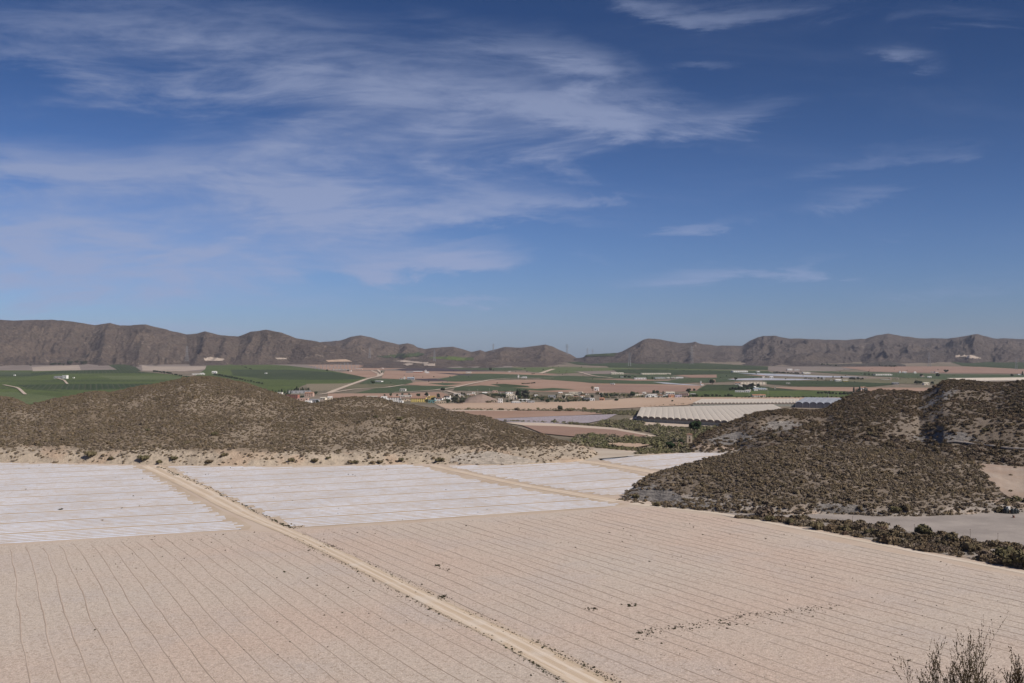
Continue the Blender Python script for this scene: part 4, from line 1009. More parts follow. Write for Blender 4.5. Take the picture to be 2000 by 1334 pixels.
# path and pale lines on the high hill
def hill_path(name, pts, w, m_, label, hn, lift=.25):
    V = []; pts2 = []
    for (a, b) in zip(pts[:-1], pts[1:]):
        for k in range(8): pts2.append((a[0] + (b[0] - a[0]) * k / 8, a[1] + (b[1] - a[1]) * k / 8))
    P = np.array([surf_at(hn, *p) for p in pts2])
    for k in range(3): P[1:-1] = (P[:-2] + P[1:-1] * 2 + P[2:]) / 4
    T = np.gradient(P[:, :2], axis=0); L = np.linalg.norm(T, axis=1)[:, None] + 1e-9; Nn = np.column_stack([-T[:, 1:] / L, T[:, :1] / L, np.zeros(len(P))])
    V = np.stack([P - Nn * w / 2 + [0, 0, lift - .6], P - Nn * w / 2 + [0, 0, lift], P + Nn * w / 2 + [0, 0, lift], P + Nn * w / 2 + [0, 0, lift - .6]], 1)
    return tag(mesh_obj(name, V, grid_faces(len(P), 4), m_), label, 'path', None, 'structure')
hill_path('path', [(1848, 862), (1880, 867), (1940, 873), (2000, 879), (2100, 888)], 2.6, M_grav, 'pale dirt path cut across the high right hill', HR2, .7)
# ------------------------------------------------------------------ houses
def plain_mat(name, c, var=.12, rough=.85, sc=1.5):
    def fn(t, b):
        v = objco(t); n = t.noise(v, sc, 4, .7)
        t.l(t.mix(t.ss(n, .35, .7), c, tuple(x * (1 - var * 2) for x in c)), b.inputs['Base Color'])
    return mat(name, fn, rough=rough)
WM = {k: plain_mat('wall_' + k, c) for k, c in {
 'white': (.82, .80, .77), 'cream': (.72, .64, .52), 'yellow': (.80, .62, .20), 'pink': (.52, .36, .29), 'red': (.36, .15, .11), 'grey': (.33, .33, .34),
 'beige': (.47, .38, .28), 'teal': (.16, .33, .32), 'orange': (.52, .25, .15), 'lilac': (.45, .42, .50), 'pale': (.70, .66, .61), 'blue': (.55, .60, .66), 'stone': (.33, .25, .19), 'ochre': (.52, .36, .14)}.items()}
def tile_fn(c):
    def fn(t, b):
        v = objco(t); w = t.n('ShaderNodeTexWave'); w.inputs['Scale'].default_value = 1.6; w.inputs['Distortion'].default_value = 1.0; t.l(v, w.inputs['Vector'])
        n = t.noise(v, 1.2, 4, .7); k = t.mix(t.ss(n, .35, .65), c, tuple(x * .65 for x in c))
        t.l(t.mix(t.m('MULTIPLY', w.outputs[1], .3), k, tuple(x * .5 for x in c)), b.inputs['Base Color'])
    return fn
RM = {k: mat('roof_' + k, tile_fn(c)) for k, c in {'tile': (.33, .20, .14), 'brown': (.24, .17, .13), 'white': (.66, .64, .61), 'grey': (.30, .30, .31), 'orange': (.42, .22, .14), 'pale': (.52, .48, .43), 'cream': (.58, .54, .45), 'blue': (.32, .37, .42), 'dark': (.09, .09, .10)}.items()}
M_win = mat('window_glass', col=(.035, .04, .05), rough=.15, spec=.5)
M_door = plain_mat('door_wood', (.12, .08, .05)); M_doorb = plain_mat('door_blue', (.05, .10, .30))
M_sh = plain_mat('shutter', (.30, .28, .26))

def building(px, py, w, h, wall, roof, style, label, group=None, deep=.7, rot=None, cat='house', name='house'):
    """px,py = photo pixel of the middle of the front foot; w,h in photo pixels"""
    p = on_ground(px, py); m = p[1] / F
    W = w * m * 1.12; H = h * m * 1.12
    rz = rot if rot is not None else rng.uniform(-.28, .22)
    W = W / (math.cos(rz) + deep * .8 * abs(math.sin(rz)))
    Dp = max(4.0, min(W * deep, 16)); 
    e = empty(name, (p[0], p[1], p[2] + 0.02), rz); tag(e, label, cat, group)
    hw = W / 2; b = MB(); r = MB()
    wallH = H
    if style == 'gable': wallH = H * .68
    elif style == 'hip': wallH = H * .74
    elif style == 'shed': wallH = H * .8
    elif style == 'arch': wallH = H * .45
    if style == 'tower':
        b.box(-hw, hw, 0, Dp if Dp < W * 1.3 else W, 0, H * .88); dd = Dp if Dp < W * 1.3 else W
        r.lathe([(hw * 1.25, H * .88), (hw * 1.2, H * .92), (hw * .1, H)], (0, dd / 2), 4)
        for v_i in range(len(r.v)):
            x, y, z = r.v[v_i]; y -= dd / 2; c, s_ = math.cos(math.pi / 4), math.sin(math.pi / 4); r.v[v_i] = (x * c - y * s_, (x * s_ + y * c) + dd / 2, z)
        Dp = dd
    else:
        b.box(-hw, hw, 0, Dp, 0, wallH)
    ov = min(.4, W * .04)
    if style == 'gable':
        b.add([(-hw, 0, wallH), (hw, 0, wallH), (-hw, Dp, wallH), (hw, Dp, wallH), (-hw, Dp / 2, H - .25), (hw, Dp / 2, H - .25)], [(0, 4, 2), (1, 3, 5)])
        for (y0, y1) in ((-ov, Dp / 2), (Dp + ov, Dp / 2)):
            z0 = wallH - .1
            r.add([(-hw - ov, y0, z0), (hw + ov, y0, z0), (hw + ov, y1, H), (-hw - ov, y1, H), (-hw - ov, y0, z0 - .2), (hw + ov, y0, z0 - .2), (hw + ov, y1, H - .2), (-hw - ov, y1, H - .2)],
                  [(0, 1, 2, 3), (7, 6, 5, 4), (0, 4, 5, 1), (1, 5, 6, 2), (3, 7, 4, 0)])
    elif style == 'hip':
        i = min(hw * .8, Dp / 2)
        r.add([(-hw - ov, -ov, wallH + .02), (hw + ov, -ov, wallH + .02), (hw + ov, Dp + ov, wallH + .02), (-hw - ov, Dp + ov, wallH + .02), (-hw + i, Dp / 2, H), (hw - i, Dp / 2, H)],
              [(0, 1, 5, 4), (1, 2, 5), (2, 3, 4, 5), (3, 0, 4), (3, 2, 1, 0)])
    elif style == 'flat':
        r.box(-hw + .25, hw - .25, .25, Dp - .25, wallH + .003, wallH + .05)
        for (x0, x1, y0, y1) in ((-hw - .1, hw + .1, -.1, .22), (-hw - .1, hw + .1, Dp - .22, Dp + .1), (-hw - .1, -hw + .22, .225, Dp - .225), (hw - .22, hw + .1, .225, Dp - .225)):
            b.box(x0, x1, y0, y1, wallH + .004, wallH + max(.35, .08 * H))
    elif style == 'shed':
        r.add([(-hw - ov, -ov, wallH + .03), (hw + ov, -ov, wallH + .03), (hw + ov, Dp + ov, H), (-hw - ov, Dp + ov, H), (-hw - ov, -ov, wallH + .2), (hw + ov, -ov, wallH + .2), (hw + ov, Dp + ov, H + .17), (-hw - ov, Dp + ov, H + .17)],
              [(0, 3, 2, 1), (4, 5, 6, 7), (0, 1, 5, 4), (1, 2, 6, 5), (2, 3, 7, 6), (3, 0, 4, 7)])
    elif style == 'arch':
        k = 10; vs = []
        for j in (0, 1):
            for q in range(k + 1):
                a = math.pi * q / k; vs.append((-hw * 1.03 * math.cos(a), -.2 if j == 0 else Dp + .2, wallH + (H - wallH) * math.sin(a)))
        r.add(vs, [(q, q + 1, q + k + 2, q + k + 1) for q in range(k)] + [tuple(range(k + 1))[::-1], tuple(range(k + 1, 2 * k + 2))])
    b.build('wall', WM[wall], e)
    r.build('roof', RM[roof], e)
    if style in ('gable', 'hip') and W > 8:
        MB().box(hw * .35, hw * .35 + .7, Dp * .62, Dp * .62 + .7, wallH + .3, H + .7).build('chimney', WM[wall], e)
    # openings in the front
    n = max(1, int(W / 3.6)); fl = 2 if wallH > 5.2 else 1
    if style == 'tower': n = 1
    fh = wallH / fl
    dk = n // 2
    for f_ in range(fl):
        for i in range(n):
            x = -hw + W * (i + .5) / n
            if f_ == 0 and i == dk and n > 1:
                q = MB(); dw = min(.9, W / n * .3); q.box(x - dw / 2 - .25, x + dw / 2 + .25, -.06, -.004, .02, min(2.3, fh * .75)); q.build('door', M_doorb if wall == 'white' and rng.random() < .3 else M_door, e)
            elif n <= 7 or i % 2 == 0:
                ww = min(.85, W / n * .28); z0 = f_ * fh + fh * .35; z1 = f_ * fh + fh * .78
                fr = MB().box(x - ww - .1, x + ww + .1, -.05, -.003, z0 - .1, z1 + .1).build('window', M_sh, e)
                MB().box(x - ww, x + ww, -.075, -.052, z0, z1).build('pane', M_win, fr)
    return e
B = [
 # px, py, w, h, wall, roof, style, label
 (817, 785.3, 27, 9.5, 'yellow', 'tile', 'gable', 'large bright yellow house with brown roof in the village'),
 (794, 783.5, 18, 7, 'beige', 'brown', 'gable', 'tan brown house just left of the large yellow house'),
 (770, 783, 22, 8, 'pale', 'tile', 'hip', 'pale two storey house with brown roof and porches left of the tan house'),
 (771, 787, 28, 3.4, 'white', 'white', 'flat', 'long low white building in front of the pale porch house'),
 (751, 786, 13, 7, 'white', 'white', 'gable', 'white gabled building at the left end of the long low white one'),
 (750, 779, 10, 4, 'white', 'pale', 'flat', 'small white flat house behind the white gabled building'),
 (791, 777, 22, 4.5, 'pale', 'pale', 'shed', 'wide pale roofed shed behind the tan brown house'),
 (729, 777.5, 22, 3.2, 'cream', 'cream', 'shed', 'long low cream sheds just right of the brown hill saddle'),
 (843, 779.5, 14, 5, 'ochre', 'pale', 'flat', 'ochre and white house cluster piece right of the yellow house'),
 (836, 775, 5, 3, 'white', 'white', 'flat', 'tiny white annex above the ochre house'),
 (843, 787, 13, 4.5, 'teal', 'blue', 'flat', 'low teal building beside the large yellow house'),
 (847, 783, 7, 4, 'blue', 'white', 'flat', 'pale blue small house behind the teal building'),
 (859, 781, 9, 4, 'white', 'tile', 'gable', 'small white house with tiled roof right of the ochre house'),
 (860, 788, 20, 3.4, 'beige', 'pale', 'flat', 'long beige wall like building at the village front'),
 (873, 777.5, 11, 5.5, 'pale', 'brown', 'gable', 'pale gabled house behind the white terrace'),
 (879, 782.5, 14, 4.5, 'white', 'white', 'flat', 'bright white terrace left of the earth mound'),
 (893, 772.5, 13, 3, 'pale', 'pale', 'flat', 'pale low building above the left side of the mound'),
 (925, 769, 6, 2.4, 'pale', 'white', 'flat', 'tiny pale house directly behind the earth mound'),
 (947, 770.5, 9, 4, 'white', 'white', 'gable', 'white gabled house right behind the earth mound'),
 (967, 769, 9, 5, 'pink', 'white', 'flat', 'pinkish square house at the left of the upper white row'),
 (980, 768.5, 13, 2.6, 'white', 'tile', 'shed', 'long low white building in the upper village row'),
 (995, 769.5, 14, 4.6, 'white', 'brown', 'hip', 'white house with a peaked roof at the end of the upper row'),
 (1001, 780, 14, 5.5, 'cream', 'pale', 'flat', 'cream terraced house below the peaked white house'),
 (997, 775, 16, 4, 'cream', 'white', 'flat', 'upper tier of cream terraced houses beside tall eucalyptus'),
 (977, 788, 8, 7.6, 'white', 'white', 'flat', 'plain white cube shaped house at the village front'),
 (963, 787, 5, 3, 'beige', 'pale', 'flat', 'small beige hut just left of the white cube house'),
 (1009, 788, 17, 4, 'blue', 'white', 'arch', 'pale blue arched shed with dark tunnel openings'),
 (1024, 784.5, 19, 4.2, 'white', 'white', 'gable', 'white low gabled barn behind the arched shed'),
 (1038, 787.5, 12, 3.8, 'grey', 'grey', 'flat', 'grey walled yard building right of the low gabled barn'),
 (1078, 778, 13, 5, 'grey', 'pale', 'flat', 'grey white building in the middle of the village trees'),
 (1092, 778, 8, 3.6, 'beige', 'pale', 'flat', 'beige small building right of the grey white one'),
 (1110, 775.5, 10, 5, 'beige', 'cream', 'gable', 'beige gabled house at the left of the long cream building'),
 (1121, 771, 18, 4.4, 'cream', 'cream', 'flat', 'long cream building at the upper right of the village'),
 (1133, 772.5, 8, 6, 'cream', 'pale', 'flat', 'taller cream block at the end of the long cream building'),
 (1124, 778, 13, 4, 'beige', 'tile', 'hip', 'brown tiled house below the long cream building'),
 (1138, 775.5, 8, 3.4, 'cream', 'tile', 'gable', 'small cream house under the taller cream block'),
 (1146, 782, 12, 3.8, 'grey', 'pale', 'flat', 'grey low building left of the white shed at village right'),
 (1157, 782.5, 8, 3.6, 'white', 'white', 'flat', 'white shed left of the orange house'),
 (1175, 782, 9, 4.8, 'orange', 'orange', 'gable', 'orange house at the right end of the village'),
 (1165, 763.5, 8, 6.4, 'white', 'white', 'gable', 'isolated white house with bare tree above the village'),
 (1168, 770, 9, 4.4, 'pink', 'pale', 'flat', 'pinkish house below the isolated white house'),
 (546, 770.5, 9, 3.6, 'pale', 'pale', 'flat', 'small pale house touching the left hill slope'),
 (570, 779, 23, 6.5, 'red', 'brown', 'flat', 'red brick building behind the hill saddle'),
 (603, 774.5, 15, 8, 'pink', 'tile', 'gable', 'pink house with tiled gable roof right of the red building'),
 (584, 768.5, 42, 4.4, 'grey', 'dark', 'flat', 'long dark grey net covered shed behind the pink gable house'),
 (591, 783, 18, 4.6, 'pink', 'pale', 'flat', 'pale pink low house in front of the pink gable house'),
 (602, 788, 11, 4.6, 'white', 'white', 'flat', 'white flat house lowest on the hill saddle'),
 (612, 786.5, 17, 6, 'grey', 'grey', 'shed', 'grey roofed warehouse beside the lowest white house'),
 (630, 781, 11, 4.6, 'cream', 'cream', 'gable', 'cream gabled house right of the grey warehouse'),
 (644.5, 780, 9, 5, 'cream', 'white', 'gable', 'bright cream house at the right end of the saddle houses'),
 (786, 764.3, 11, 4.4, 'pale', 'pale', 'shed', 'open pale shelter standing in the green crop strip'),
 (784, 741, 6, 3, 'white', 'tile', 'gable', 'white farmhouse left of the blue grey warehouse'),
 (790, 741, 2.6, 4.6, 'white', 'white', 'tower', 'thin white tower left of the blue grey warehouse'),
 (802, 742.4, 12, 5, 'grey', 'blue', 'gable', 'blue grey warehouse at the edge of the red fields'),
 (738, 746.2, 14, 2, 'white', 'white', 'shed', 'low white shed beside a dark tree in the green orchard'),
 (800, 728, 13, 2.2, 'grey', 'grey', 'shed', 'grey farm shed left of the red roofed farm row'),
 (816, 728, 16, 2.8, 'red', 'white', 'gable', 'red walled farm row beside the thin white silo'),
 (831, 728.3, 2.6, 5.4, 'white', 'white', 'tower', 'thin white silo tower at the red walled farm'),
 (835, 729, 5, 2.6, 'white', 'white', 'gable', 'small white house right of the thin silo tower'),
 (915, 728.8, 9, 2.2, 'pale', 'pale', 'flat', 'pale low farm in the long red field'),
 (995, 726.5, 5, 2, 'white', 'tile', 'gable', 'tiny white farmhouse near the end of the long red field'),
 (1012, 739, 2.4, 6.2, 'white', 'white', 'tower', 'slender white tower alone in the middle red field'),
 (1018, 738.8, 2.6, 2, 'white', 'white', 'flat', 'tiny white hut beside the slender tower'),
 (1024.5, 738.8, 8, 2.6, 'white', 'white', 'flat', 'low white farm right of the slender tower'),
 (1196, 751.3, 8, 2.4, 'white', 'grey', 'gable', 'small white cabin in front of the green middle strip'),
 (1252, 771, 6, 2.6, 'white', 'tile', 'gable', 'white cottage behind the hamlet trees at left'),
 (1245, 773.5, 16, 2.8, 'cream', 'pale', 'flat', 'low cream building at the left end of the right hamlet'),
 (1263, 777, 5, 5, 'white', 'white', 'arch', 'small round topped white building in the right hamlet'),
 (1275, 775.5, 17, 4.5, 'white', 'white', 'shed', 'white farm building left of centre in the right hamlet'),
 (1290, 775.5, 8, 4, 'pale', 'tile', 'gable', 'pale cottage between white farm and big white house'),
 (1309, 771.5, 16, 5.6, 'white', 'cream', 'gable', 'big white house behind the orange brick house'),
 (1312, 777, 11, 6, 'orange', 'tile', 'gable', 'orange brick house in the right hamlet'),
 (1325, 777, 12, 4.6, 'lilac', 'pale', 'flat', 'lilac grey building right of the orange brick house'),
 (1336, 775, 17, 5.5, 'pink', 'pale', 'flat', 'pinkish white house at the right end of the hamlet'),
 (1348.5, 782, 2.2, 3.8, 'white', 'white', 'tower', 'tiny white kiosk tower on the tan field edge'),
 (1354, 771, 9, 1.8, 'pale', 'white', 'shed', 'flat pale green white shed right of the hamlet'),
 (1206, 731.5, 22, 3.4, 'cream', 'cream', 'gable', 'long cream poultry shed beyond the green strips'),
 (1215, 738, 5, 2.2, 'white', 'grey', 'gable', 'small white house beside the dark trees left of the white sheds'),
 (1251, 741.3, 21, 3, 'white', 'white', 'shed', 'wide bright white shed in the middle distance'),
 (1282, 731.5, 54, 2.4, 'cream', 'cream', 'shed', 'very long flat cream greenhouse far beyond the white sheds'),
 (1290, 740, 18, 3, 'white', 'grey', 'gable', 'white barn right of the wide bright shed'),
 (1305.5, 739.5, 6, 2.6, 'white', 'pale', 'gable', 'small white barn in the row behind the netted strip'),
 (1314, 739.5, 7, 2.8, 'pale', 'pale', 'gable', 'pale barn in the row behind the netted strip'),
 (1327, 740, 14, 3.2, 'white', 'white', 'gable', 'longer white barn at the right end of the row'),
 (1369, 752.3, 2.8, 7.4, 'white', 'white', 'tower', 'white chapel tower beside the netted strip'),
 (1371.5, 752.5, 4.4, 3.6, 'white', 'tile', 'gable', 'low white nave next to the chapel tower'),
 (1392, 747, 9, 4.6, 'pink', 'pale', 'flat', 'pinkish block house behind the big dark tree'),
 (1441, 751.5, 10, 4.6, 'pale', 'tile', 'gable', 'pale farmhouse left of the long grey greenhouse'),
 (1471, 751, 46, 4, 'cream', 'grey', 'flat', 'long grey cream warehouse behind the dark farm trees'),
 (1484, 762.5, 21, 4.2, 'white', 'blue', 'gable', 'long white house with blue grey roof in the dark grove'),
 (1475, 760, 4, 5.2, 'white', 'white', 'gable', 'tall white gable on the left of the long white house'),
 (1496, 762, 5, 3, 'pale', 'white', 'flat', 'small pale annex right of the long white house'),
 (1450, 767, 26, 3.2, 'white', 'white', 'flat', 'low white row of outbuildings at the front of the dark grove'),
 (1461, 766, 8, 4, 'white', 'grey', 'gable', 'white gabled barn among the low white outbuildings'),
 (1483, 775.5, 24, 4.6, 'pale', 'orange', 'gable', 'long house with pink tiled roof in the green grove'),
 (1446, 727.3, 28, 3, 'white', 'pink' if False else 'pale', 'shed', 'pinkish white long farm shed at the foot of the right mountains'),
 (1481, 727.3, 6, 2, 'white', 'white', 'flat', 'small white shed right of the long farm shed'),
 (1543, 723.8, 9, 3, 'white', 'white', 'gable', 'white double roofed farmhouse far on the right plain'),
 (1556.5, 723.8, 9, 1.8, 'white', 'white', 'flat', 'low white stable right of the double roofed farmhouse'),
 (1576, 730, 13, 3, 'white', 'cream', 'gable', 'white farm at the left end of the tan yard'),
 (1491.5, 738, 5, 2.2, 'pale', 'pale', 'flat', 'pale hut between the two grey netted strips'),
 (1507, 739, 6, 3.4, 'white', 'white', 'gable', 'white cottage between the two grey netted strips'),
 (1609.5, 741.3, 3, 3.8, 'white', 'white', 'flat', 'small white block house beside round dark tree'),
 (1638, 745.3, 10, 4, 'white', 'white', 'gable', 'white gabled house left of the pale yellow house'),
 (1651.5, 746, 9, 3.8, 'yellow', 'cream', 'gable', 'pale yellow house right of the white gabled one'),
 (1623.5, 744.6, 3.4, 2.4, 'pale', 'pale', 'flat', 'tiny pale hut left of the white gabled house'),
 (1514, 761, 2.8, 5, 'cream', 'pale', 'tower', 'small cream water tower above the green grove'),
 (1539.5, 750.3, 7, 2.2, 'pale', 'pale', 'shed', 'small pale shed in the dark green field'),
 (1687, 762, 9, 6, 'white', 'tile', 'gable', 'white house hidden behind the clump of dark cypresses'),
 (1726, 733.6, 32, 2.8, 'white', 'cream', 'shed', 'long low white stable on the far right plain'),
 (1758, 728.7, 2.4, 3.6, 'white', 'white', 'tower', 'tiny white tower left of the far white farm'),
 (1767, 728.7, 7, 2.6, 'white', 'white', 'gable', 'white farm right of the tiny tower on the far plain'),
 (1787.5, 729.6, 3.6, 3.2, 'white', 'white', 'gable', 'lone small white house further right on the far plain'),
 (1802, 736.6, 6, 2.2, 'white', 'tile', 'gable', 'small white house beside the dark trees on the right plain'),
 (1816, 738.2, 7, 3, 'white', 'white', 'gable', 'white house right of the small one by the dark trees'),
 (1830, 728.2, 7, 2.8, 'white', 'tile', 'gable', 'white house beside the tall dark tree at far right'),
 (1820, 728, 4, 2, 'pale', 'pale', 'flat', 'pale hut left of the house by the tall dark tree'),
 (1810, 752, 10, 4.6, 'cream', 'cream', 'gable', 'cream gabled house above the right scrub hill'),
 (1750, 751, 11, 3.4, 'grey', 'grey', 'shed', 'open grey shelter left of the cream gabled house'),
 (1739.5, 742.2, 4, 4, 'stone', 'cream', 'tower', 'short beige tower in the right plain'),
 (1753, 742.2, 3, 4, 'beige', 'cream', 'tower', 'short beige block right of the beige tower'),
 (1730, 742.3, 16, 1.2, 'pale', 'pale', 'flat', 'low pale wall like building left of the beige tower'),
 (1992, 733, 6, 2.2, 'white', 'white', 'gable', 'small white house at the far right edge'),
 (115, 739.3, 18, 4, 'grey', 'grey', 'shed', 'grey farm shed standing in the broad left orchard'),
 (125.5, 739.6, 9, 5.4, 'white', 'white', 'flat', 'white farmhouse joined to the grey shed in the left orchard'),
 (143, 738.8, 3, 1.5, 'white', 'white', 'flat', 'tiny white hut right of the white orchard farmhouse'),
 (28, 734, 3, 1.8, 'white', 'pale', 'flat', 'tiny white hut at the far left of the orchard'),
 (387, 732, 22, 2, 'pale', 'white', 'shed', 'low pale shed behind the left hill summit'),
 (393, 731.7, 7, 3, 'white', 'white', 'gable', 'white house on the right end of the low pale shed'),
 (418, 729.3, 8, 4, 'white', 'white', 'gable', 'white house just right above the left hill summit'),
 (519, 730, 4, 1.6, 'white', 'white', 'flat', 'tiny white hut in the sloping green orchard'),
 (684, 725.8, 4, 3.2, 'white', 'tile', 'gable', 'small white house right of the electricity substation'),
 (701, 722.6, 12, 2.6, 'pink', 'pale', 'shed', 'pinkish shed behind the electricity substation'),
 (745, 720.2, 5, 2, 'white', 'tile', 'gable', 'tiny white house in the reddish fallow field'),
]
for b_ in B:
    w_ = b_[2]
    building(*b_, deep=.35 if w_ > 18 else .7, cat='shed' if ('shed' in b_[7] or 'barn' in b_[7] or 'stable' in b_[7] or 'warehouse' in b_[7] or 'greenhouse' in b_[7]) else ('tower' if b_[6] == 'tower' else 'house'),
             name='tower' if b_[6] == 'tower' else ('shed' if ('shed' in b_[7] or 'barn' in b_[7] or 'stable' in b_[7] or 'warehouse' in b_[7]) else 'house'))

# stone pump tower and low ruin at the end of the white field
def wall_stone(t, b):
    v = objco(t); br = t.n('ShaderNodeTexBrick'); br.inputs['Scale'].default_value = 1.6
    br.inputs['Color1'].default_value = (.50, .37, .26, 1); br.inputs['Color2'].default_value = (.43, .31, .215, 1); br.inputs['Mortar'].default_value = (.52, .42, .32, 1)
    t.l(v, br.inputs['Vector']); n = t.noise(v, .8, 4, .7); t.l(t.mix(t.m('MULTIPLY', t.ss(n, .45, .7), .5), br.outputs[0], (.22, .16, .11)), b.inputs['Base Color'])
M_stone = mat('stone_wall', wall_stone)
Yt = 545; m = Yt / F
p = at_depth(1347, 862, Yt)
e = empty('pump_tower', tuple(p), -.12); tag(e, 'square brown stone tower beside dark trees at the end of the white field', 'tower')
b = MB(); hw = 1.45
for (x0, x1, y0, y1) in ((-hw, hw, 0, .35), (-hw, hw, 2.55, 2.9), (-hw, -hw + .35, .35, 2.55), (hw - .35, hw, .35, 2.55)): b.box(x0, x1, y0, y1, -1.0, 3.65)
b.build('wall', M_stone, e)
b = MB(); b.box(-hw - .2, hw + .2, -.2, 3.1, 3.652, 3.85); b.add([(-hw - .2, -.2, 3.853), (hw + .2, -.2, 3.853), (hw + .2, 3.1, 3.853), (-hw - .2, 3.1, 3.853), (0, 1.45, 4.25)], [(0, 1, 4), (1, 2, 4), (2, 3, 4), (3, 0, 4)]); b.build('roof', RM['tile'], e)
fr = MB().box(-.35, .35, -.05, -.003, 1.9, 2.7).build('window', M_sh, e); MB().box(-.27, .27, -.08, -.052, 1.98, 2.62).build('pane', M_win, fr)
MB().box(-.45, .45, -.05, -.003, -.2, 1.5).build('door', M_door, e)
p = at_depth(1321.5, 876, 533)
e = empty('stone_hut', tuple(p), .1); tag(e, 'low grey brown flat roofed stone hut against dark bushes left of tower', 'hut')
b = MB()
for (x0, x1, y0, y1) in ((-3.4, 3.4, 0, .4), (-3.4, 3.4, 3.1, 3.5), (-3.4, -3.0, .4, 3.1), (3.0, 3.4, .4, 3.1)): b.box(x0, x1, y0, y1, -1.5, 2.7)
b.build('wall', WM['stone'], e); MB().box(-3.6, 3.6, -.2, 3.7, 2.703, 2.95).build('roof', RM['brown'], e)
MB().box(-2.9, -2.0, -.05, -.003, -.2, 1.6).build('door', M_door, e)

# ------------------------------------------------------------------ multi-span greenhouses
def net_fn(c, c2):
    def fn(t, b):
        v = objco(t); n = t.noise(v, .25, 4, .7); w = t.noise(t.mapv(v, (1, 1, .15)), .6, 3, .6)
        t.l(t.mix(t.ss(t.m('ADD', t.m('MULTIPLY', n, .5), t.m('MULTIPLY', w, .5)), .4, .6), c, c2), b.inputs['Base Color'])
    return fn
def film(name, c, c2):
    m_ = D.materials.new(name); m_.use_nodes = True; t = NT(m_.node_tree); v = objco(t); n = t.noise(v, .25, 4, .7)
    c = t.mix(t.ss(n, .4, .6), c, c2)
    a = t.n('ShaderNodeBsdfDiffuse'); b = t.n('ShaderNodeBsdfTranslucent'); t.l(c, a.inputs[0]); t.l(c, b.inputs[0])
    mx = t.n('ShaderNodeMixShader'); mx.inputs[0].default_value = .48; t.l(a.outputs[0], mx.inputs[1]); t.l(b.outputs[0], mx.inputs[2])
    o = t.n('ShaderNodeOutputMaterial'); t.l(mx.outputs[0], o.inputs[0]); return m_
M_ghroof = film('greenhouse_film', (.80, .735, .66), (.74, .675, .60))
M_ghroofb = film('greenhouse_film_blue', (.52, .55, .62), (.44, .47, .54))
M_ghend = mat('greenhouse_gable_net', net_fn((.20, .165, .135), (.155, .13, .11)))
M_ghendb = mat('greenhouse_gable_blue', net_fn((.115, .115, .135), (.09, .09, .11)))
M_ghwall = mat('greenhouse_curtain', net_fn((.22, .23, .205), (.27, .265, .235)), rough=.6)
M_post = plain_mat('steel_post', (.45, .45, .44), rough=.5)
